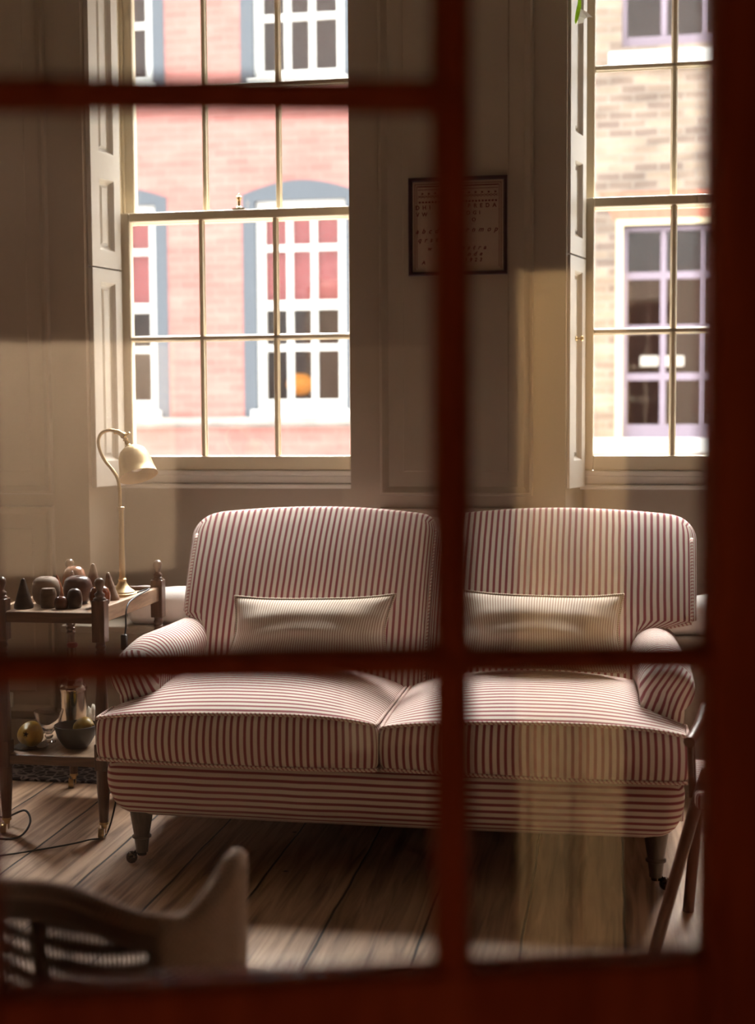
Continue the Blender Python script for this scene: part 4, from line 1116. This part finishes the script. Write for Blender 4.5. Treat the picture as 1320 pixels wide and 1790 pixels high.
# ------------------------------------------------------------------ the street outside
EY = 13.0
pave = NB(); box(pave, -14, 12, 5.5, EY+1, -1.6, -1.5); struct('pavement', pave, mat('street_stone', (.34, .33, .32), .9, bump=(6, .3)))
MT['redbrick'] = brick_mat('painted_red_brick', (.54, .24, .215), (.48, .205, .185), (.57, .275, .25), .24, .085, .16)
MT['yellowbrick'] = brick_mat('yellow_stock_brick', (.40, .31, .24), (.22, .165, .14), (.35, .295, .255), .23, .080, .30, .010)
MT['white'] = mat('white_gloss_paint', (.86, .86, .84), .4)
MT['greypaint'] = mat('blue_grey_paint', (.115, .135, .165), .6)
MT['mauve'] = mat('mauve_paint', (.29, .235, .30), .5)
MT['creamstone'] = mat('cream_painted_stone', (.82, .70, .48), .7)
MT['greystone'] = mat('grey_stone', (.40, .37, .35), .9, bump=(8, .5), vary=((3, 3, 6), .25))
MT['darkroom'] = mat('dark_room', (.21, .125, .11), .9)
MT['extglass'] = glass('street_window_glass', (.85, .82, .80), .03, .03)
MT['blind'] = mat('pink_blind', (.58, .17, .20), .8)
def wall_holes(x0, x1, z0, z1, holes, y0, y1):
    xs = sorted({x0, x1, *[h[0] for h in holes], *[h[1] for h in holes]}); zs = sorted({z0, z1, *[h[2] for h in holes], *[h[3] for h in holes]})
    xs = [x for x in xs if x0 <= x <= x1]; zs = [z for z in zs if z0 <= z <= z1]
    b = NB()
    for i in range(len(xs)-1):
        for j in range(len(zs)-1):
            cx, cz = (xs[i]+xs[i+1])/2, (zs[j]+zs[j+1])/2
            if any(h[0] < cx < h[1] and h[2] < cz < h[3] for h in holes): continue
            box(b, xs[i], xs[i+1], y0, y1, zs[j], zs[j+1])
    bmesh.ops.remove_doubles(b, verts=b.verts[:], dist=1e-5)
    return b
ex = lambda px: atY(px, 500, EY).x
ez = lambda py: atY(500, py, EY).z
# --- red building
bred = empty('red_brick_building', ((ex(250)+ex(600))/2, EY, -1.5), 'red painted brick house with white sash windows in grey surrounds across the street', 'building')
PER = (ex(604)-ex(272))
Bx0, Bx1 = ex(447), ex(605)
zb, zt = ez(716), ez(348)
zmid = ez(534)
rows = [(zb, zt), (ez(139), ez(139)+(zt-zb))]
cols_ = [-2, -1, 0]
xsplit = ex(760)
holes = []
for k in cols_:
    for (a, c) in rows: holes.append((Bx0+PER*k-.02, Bx1+PER*k+.02, a-.02, c))
ZROOF = 7.2
obj('brick_wall', wall_holes(Bx0-PER*4.0, xsplit, -1.5, ZROOF, holes, EY, EY+.3), MT['redbrick'], bred)
b = NB(); box(b, Bx0-PER*4.0, xsplit, EY-.10, EY+.02, ez(742), ez(729)); box(b, Bx0-PER*4.0, xsplit, EY-.05, EY+.02, ez(747), ez(742))
obj('string_course', b, MT['greystone'], bred, bevel=.02)
def house_window(root, x0, x1, z0, z1, upper_lit, arch):
    wdt = x1-x0
    s = NB(); g = .125
    # painted surround with a flat-arched head
    n_ = 12; aw = .26
    outer = [(x0-g, z0-.08)]+[(x0-g+(wdt+2*g)*i/n_, z1+.02+arch*math.sin(PI*(i/n_))+.06) for i in range(n_+1)]+[(x1+g, z0-.08)]
    inner = [(x1+.0, z0-.08)]+[(x1, z1-.01), (x0, z1-.01)]+[(x0, z0-.08)]
    vprism(s, [(x0-g, z0-.08), (x0, z0-.08), (x0, z1-.01), (x0-g, z1-.01)], EY-.012, EY+.10)
    vprism(s, [(x1, z0-.08), (x1+g, z0-.08), (x1+g, z1-.01), (x1, z1-.01)], EY-.012, EY+.10)
    vprism(s, [(x0-g, z1-.01)]+[(x0-g+(wdt+2*g)*i/n_, z1+.055+arch*math.sin(PI*(i/n_))) for i in range(n_+1)]+[(x1+g, z1-.01)], EY-.012, EY+.10)
    obj('surround', s, MT['greypaint'], root)
    fr = NB(); t = .085
    f0, f1 = EY+.06, EY+.12
    zm = z0+(z1-z0)*.50
    box(fr, x0, x0+t, f0, f1, z0, z1); box(fr, x1-t, x1, f0, f1, z0, z1); box(fr, x0+t, x1-t, f0, f1, z1-.06, z1); box(fr, x0+t, x1-t, f0, f1, z0, z0+.10); box(fr, x0+t, x1-t, f0-.02, f1, zm-.045, zm+.045)
    box(fr, x0-.04, x1+.04, EY-.09, f0, z0-.075, z0)
    bw = .062
    for q in (1, 2):
        xx = x0+t+(wdt-2*t)*q/3; box(fr, xx-bw/2, xx+bw/2, f0+.005, f1-.005, z0+.1, z1-.06)
    for zz in (z0+.10+(zm-.045-z0-.10)*.58, zm+.045+(z1-.06-zm-.045)*.56): box(fr, x0+t, x1-t, f0+.008, f1-.008, zz-bw/2, zz+bw/2)
    wo = obj('window', fr, MT['white'], root, bevel=.006)
    p = NB(); box(p, x0+t, x1-t, f0+.035, f0+.043, z0+.1, z1-.06); obj('pane', p, MT['extglass'], wo)
    if upper_lit:
        p = NB(); box(p, x0+.02, x1-.02, f1+.03, f1+.045, zm+.02, z1); obj('blind', p, MT['blind'], wo)
    rm = NB(); Y2 = EY+.95
    box(rm, x0-.3, x0-.28, EY+.3, Y2, z0-.1, z1+.1); box(rm, x1+.28, x1+.3, EY+.3, Y2, z0-.1, z1+.1); box(rm, x0-.3, x1+.3, Y2, Y2+.02, z0-.1, z1+.1); box(rm, x0-.3, x1+.3, EY+.3, Y2, z0-.12, z0-.1); box(rm, x0-.3, x1+.3, EY+.3, Y2, z1+.1, z1+.12)
    obj('room_behind', rm, MT['darkroom'], wo)
for k in cols_:
    for ri, (a, c) in enumerate(rows):
        house_window(bred, Bx0+PER*k, Bx1+PER*k, a, c, ri == 0, .125)
lmp = atY(524, 672, EY+.5)
b = NB(); lathe(b, [(0, -.11), (.07, -.10), (.125, -.05), (.14, 0), (.12, .06), (.07, .105), (0, .115)], lmp, 24)
lo2 = empty('globe_lamp', (lmp.x, lmp.y, ez(718)), 'glowing orange globe lamp inside the window across the street', 'lamp')
obj('globe', b, mat('orange_lamp_glow', (.9, .4, .06), .5, emit=((1.0, .36, .03), 1.1)), lo2, smooth=60)
b = NB(); lathe(b, [(0, 0), (.06, 0), (.06, .01), (.012, .02), (.012, .35), (0, .35)], (lmp.x, lmp.y, lmp.z-.45), 16); obj('stand', b, MT['darkroom'], lo2, smooth=40)
# --- yellow building
byel = empty('yellow_brick_building', (ex(1150), EY, -1.5), 'yellow stock brick house with mauve window frames across the street', 'building')
ux0, ux1 = ex(1085), ex(1085)+1.15
uz0, uz1 = ez(113), ez(113)+1.75
lx0, lx1 = ex(1089), ex(1089)+1.13
lz0, lz1 = ez(770), ez(412)
holes = [(ux0, ux1, uz0, uz1), (lx0, lx1, lz0, lz1)]
obj('brick_wall', wall_holes(xsplit, xsplit+6.0, -1.5, ZROOF, holes, EY, EY+.3), MT['yellowbrick'], byel)
b = NB(); box(b, ex(1062), ux1+.14, EY-.12, EY+.1, ez(150), ez(126)); obj('window_sill', b, MT['white'], byel, bevel=.01)
b = NB(); box(b, ex(1030), lx1+.4, EY-.16, EY+.1, ez(792), ez(768)); obj('window_sill', b, MT['white'], byel, bevel=.01)
b = NB(); g = .065
vprism(b, [(lx0-g, lz0), (lx0, lz0), (lx0, lz1), (lx0-g, lz1)], EY-.015, EY+.12); vprism(b, [(lx1, lz0), (lx1+g, lz0), (lx1+g, lz1), (lx1, lz1)], EY-.015, EY+.12); vprism(b, [(lx0-g, lz1), (lx1+g, lz1), (lx1+g, lz1+.055), (lx0-g, lz1+.055)], EY-.015, EY+.12)
obj('surround', b, MT['creamstone'], byel)
b = NB(); zz = lz1+.056; vprism(b, [(lx0-g-.02, zz), (lx1+g+.02, zz), (lx1+g+.16, zz+.255), (lx0-g-.17, zz+.255)], EY-.008, EY+.05)
obj('lintel', b, mat('salmon_rubbed_brick', (.52, .20, .14), .9, vary=((14, 1, 2), .12)), byel)
def mauve_window(x0, x1, z0, z1, zbars, t=.045, tb=.17):
    fr = NB(); f0, f1 = EY+.09, EY+.15
    box(fr, x0, x0+t, f0, f1, z0, z1); box(fr, x1-t, x1, f0, f1, z0, z1); box(fr, x0+t, x1-t, f0, f1, z1-t, z1); box(fr, x0+t, x1-t, f0, f1, z0, z0+tb)
    for q in (1, 2):
        xx = x0+(x1-x0)*q/3; box(fr, xx-.028, xx+.028, f0+.005, f1-.005, z0+tb, z1-t)
    for zz, hw in zbars: box(fr, x0+t, x1-t, f0+.004, f1-.004, zz-hw, zz+hw)
    wo = obj('window', fr, MT['mauve'], byel, bevel=.006)
    p = NB(); box(p, x0+t, x1-t, f0+.03, f0+.038, z0+tb, z1-t); obj('pane', p, MT['extglass'], wo)
    rm = NB(); Y2 = EY+1.4
    box(rm, x0-.3, x0-.28, EY+.3, Y2, z0-.1, z1+.1); box(rm, x1+.28, x1+.3, EY+.3, Y2, z0-.1, z1+.1); box(rm, x0-.3, x1+.3, Y2, Y2+.02, z0-.1, z1+.1); box(rm, x0-.3, x1+.3, EY+.3, Y2, z0-.12, z0-.1); box(rm, x0-.3, x1+.3, EY+.3, Y2, z1+.1, z1+.12)
    obj('room_behind', rm, MT['darkroom'], wo)
    return wo
mauve_window(ux0, ux1, uz0, uz1, [(ez(17), .035), (uz1-.55, .035)], tb=.11)
mauve_window(lx0, lx1, lz0, lz1, [(ez(495), .035), (ez(585), .04), (ez(665), .035)], tb=.14)
for px0, px1 in ((1119, 1151), (1160, 1196)):
    a = atY(px0, 622, EY+.75); c = atY(px1, 640, EY+.75)
    b = NB(); box(b, a.x, c.x, EY+.72, EY+.80, c.z, a.z)
    e = empty('strip_lamp', ((a.x+c.x)/2, EY+.75, a.z), 'bright white strip lamp glowing inside the yellow house\'s window', 'lamp', 'strip lamps in the yellow house')
    obj('diffuser', b, mat('white_lamp_glow', (.9, .9, .9), .5, emit=((1, .97, .9), 2.5)), e, bevel=.015)
    b = NB(); box(b, (a.x+c.x)/2-.008, (a.x+c.x)/2+.008, EY+.752, EY+.768, a.z, lz1+.1); obj('hanger', b, MT['darkroom'], e)
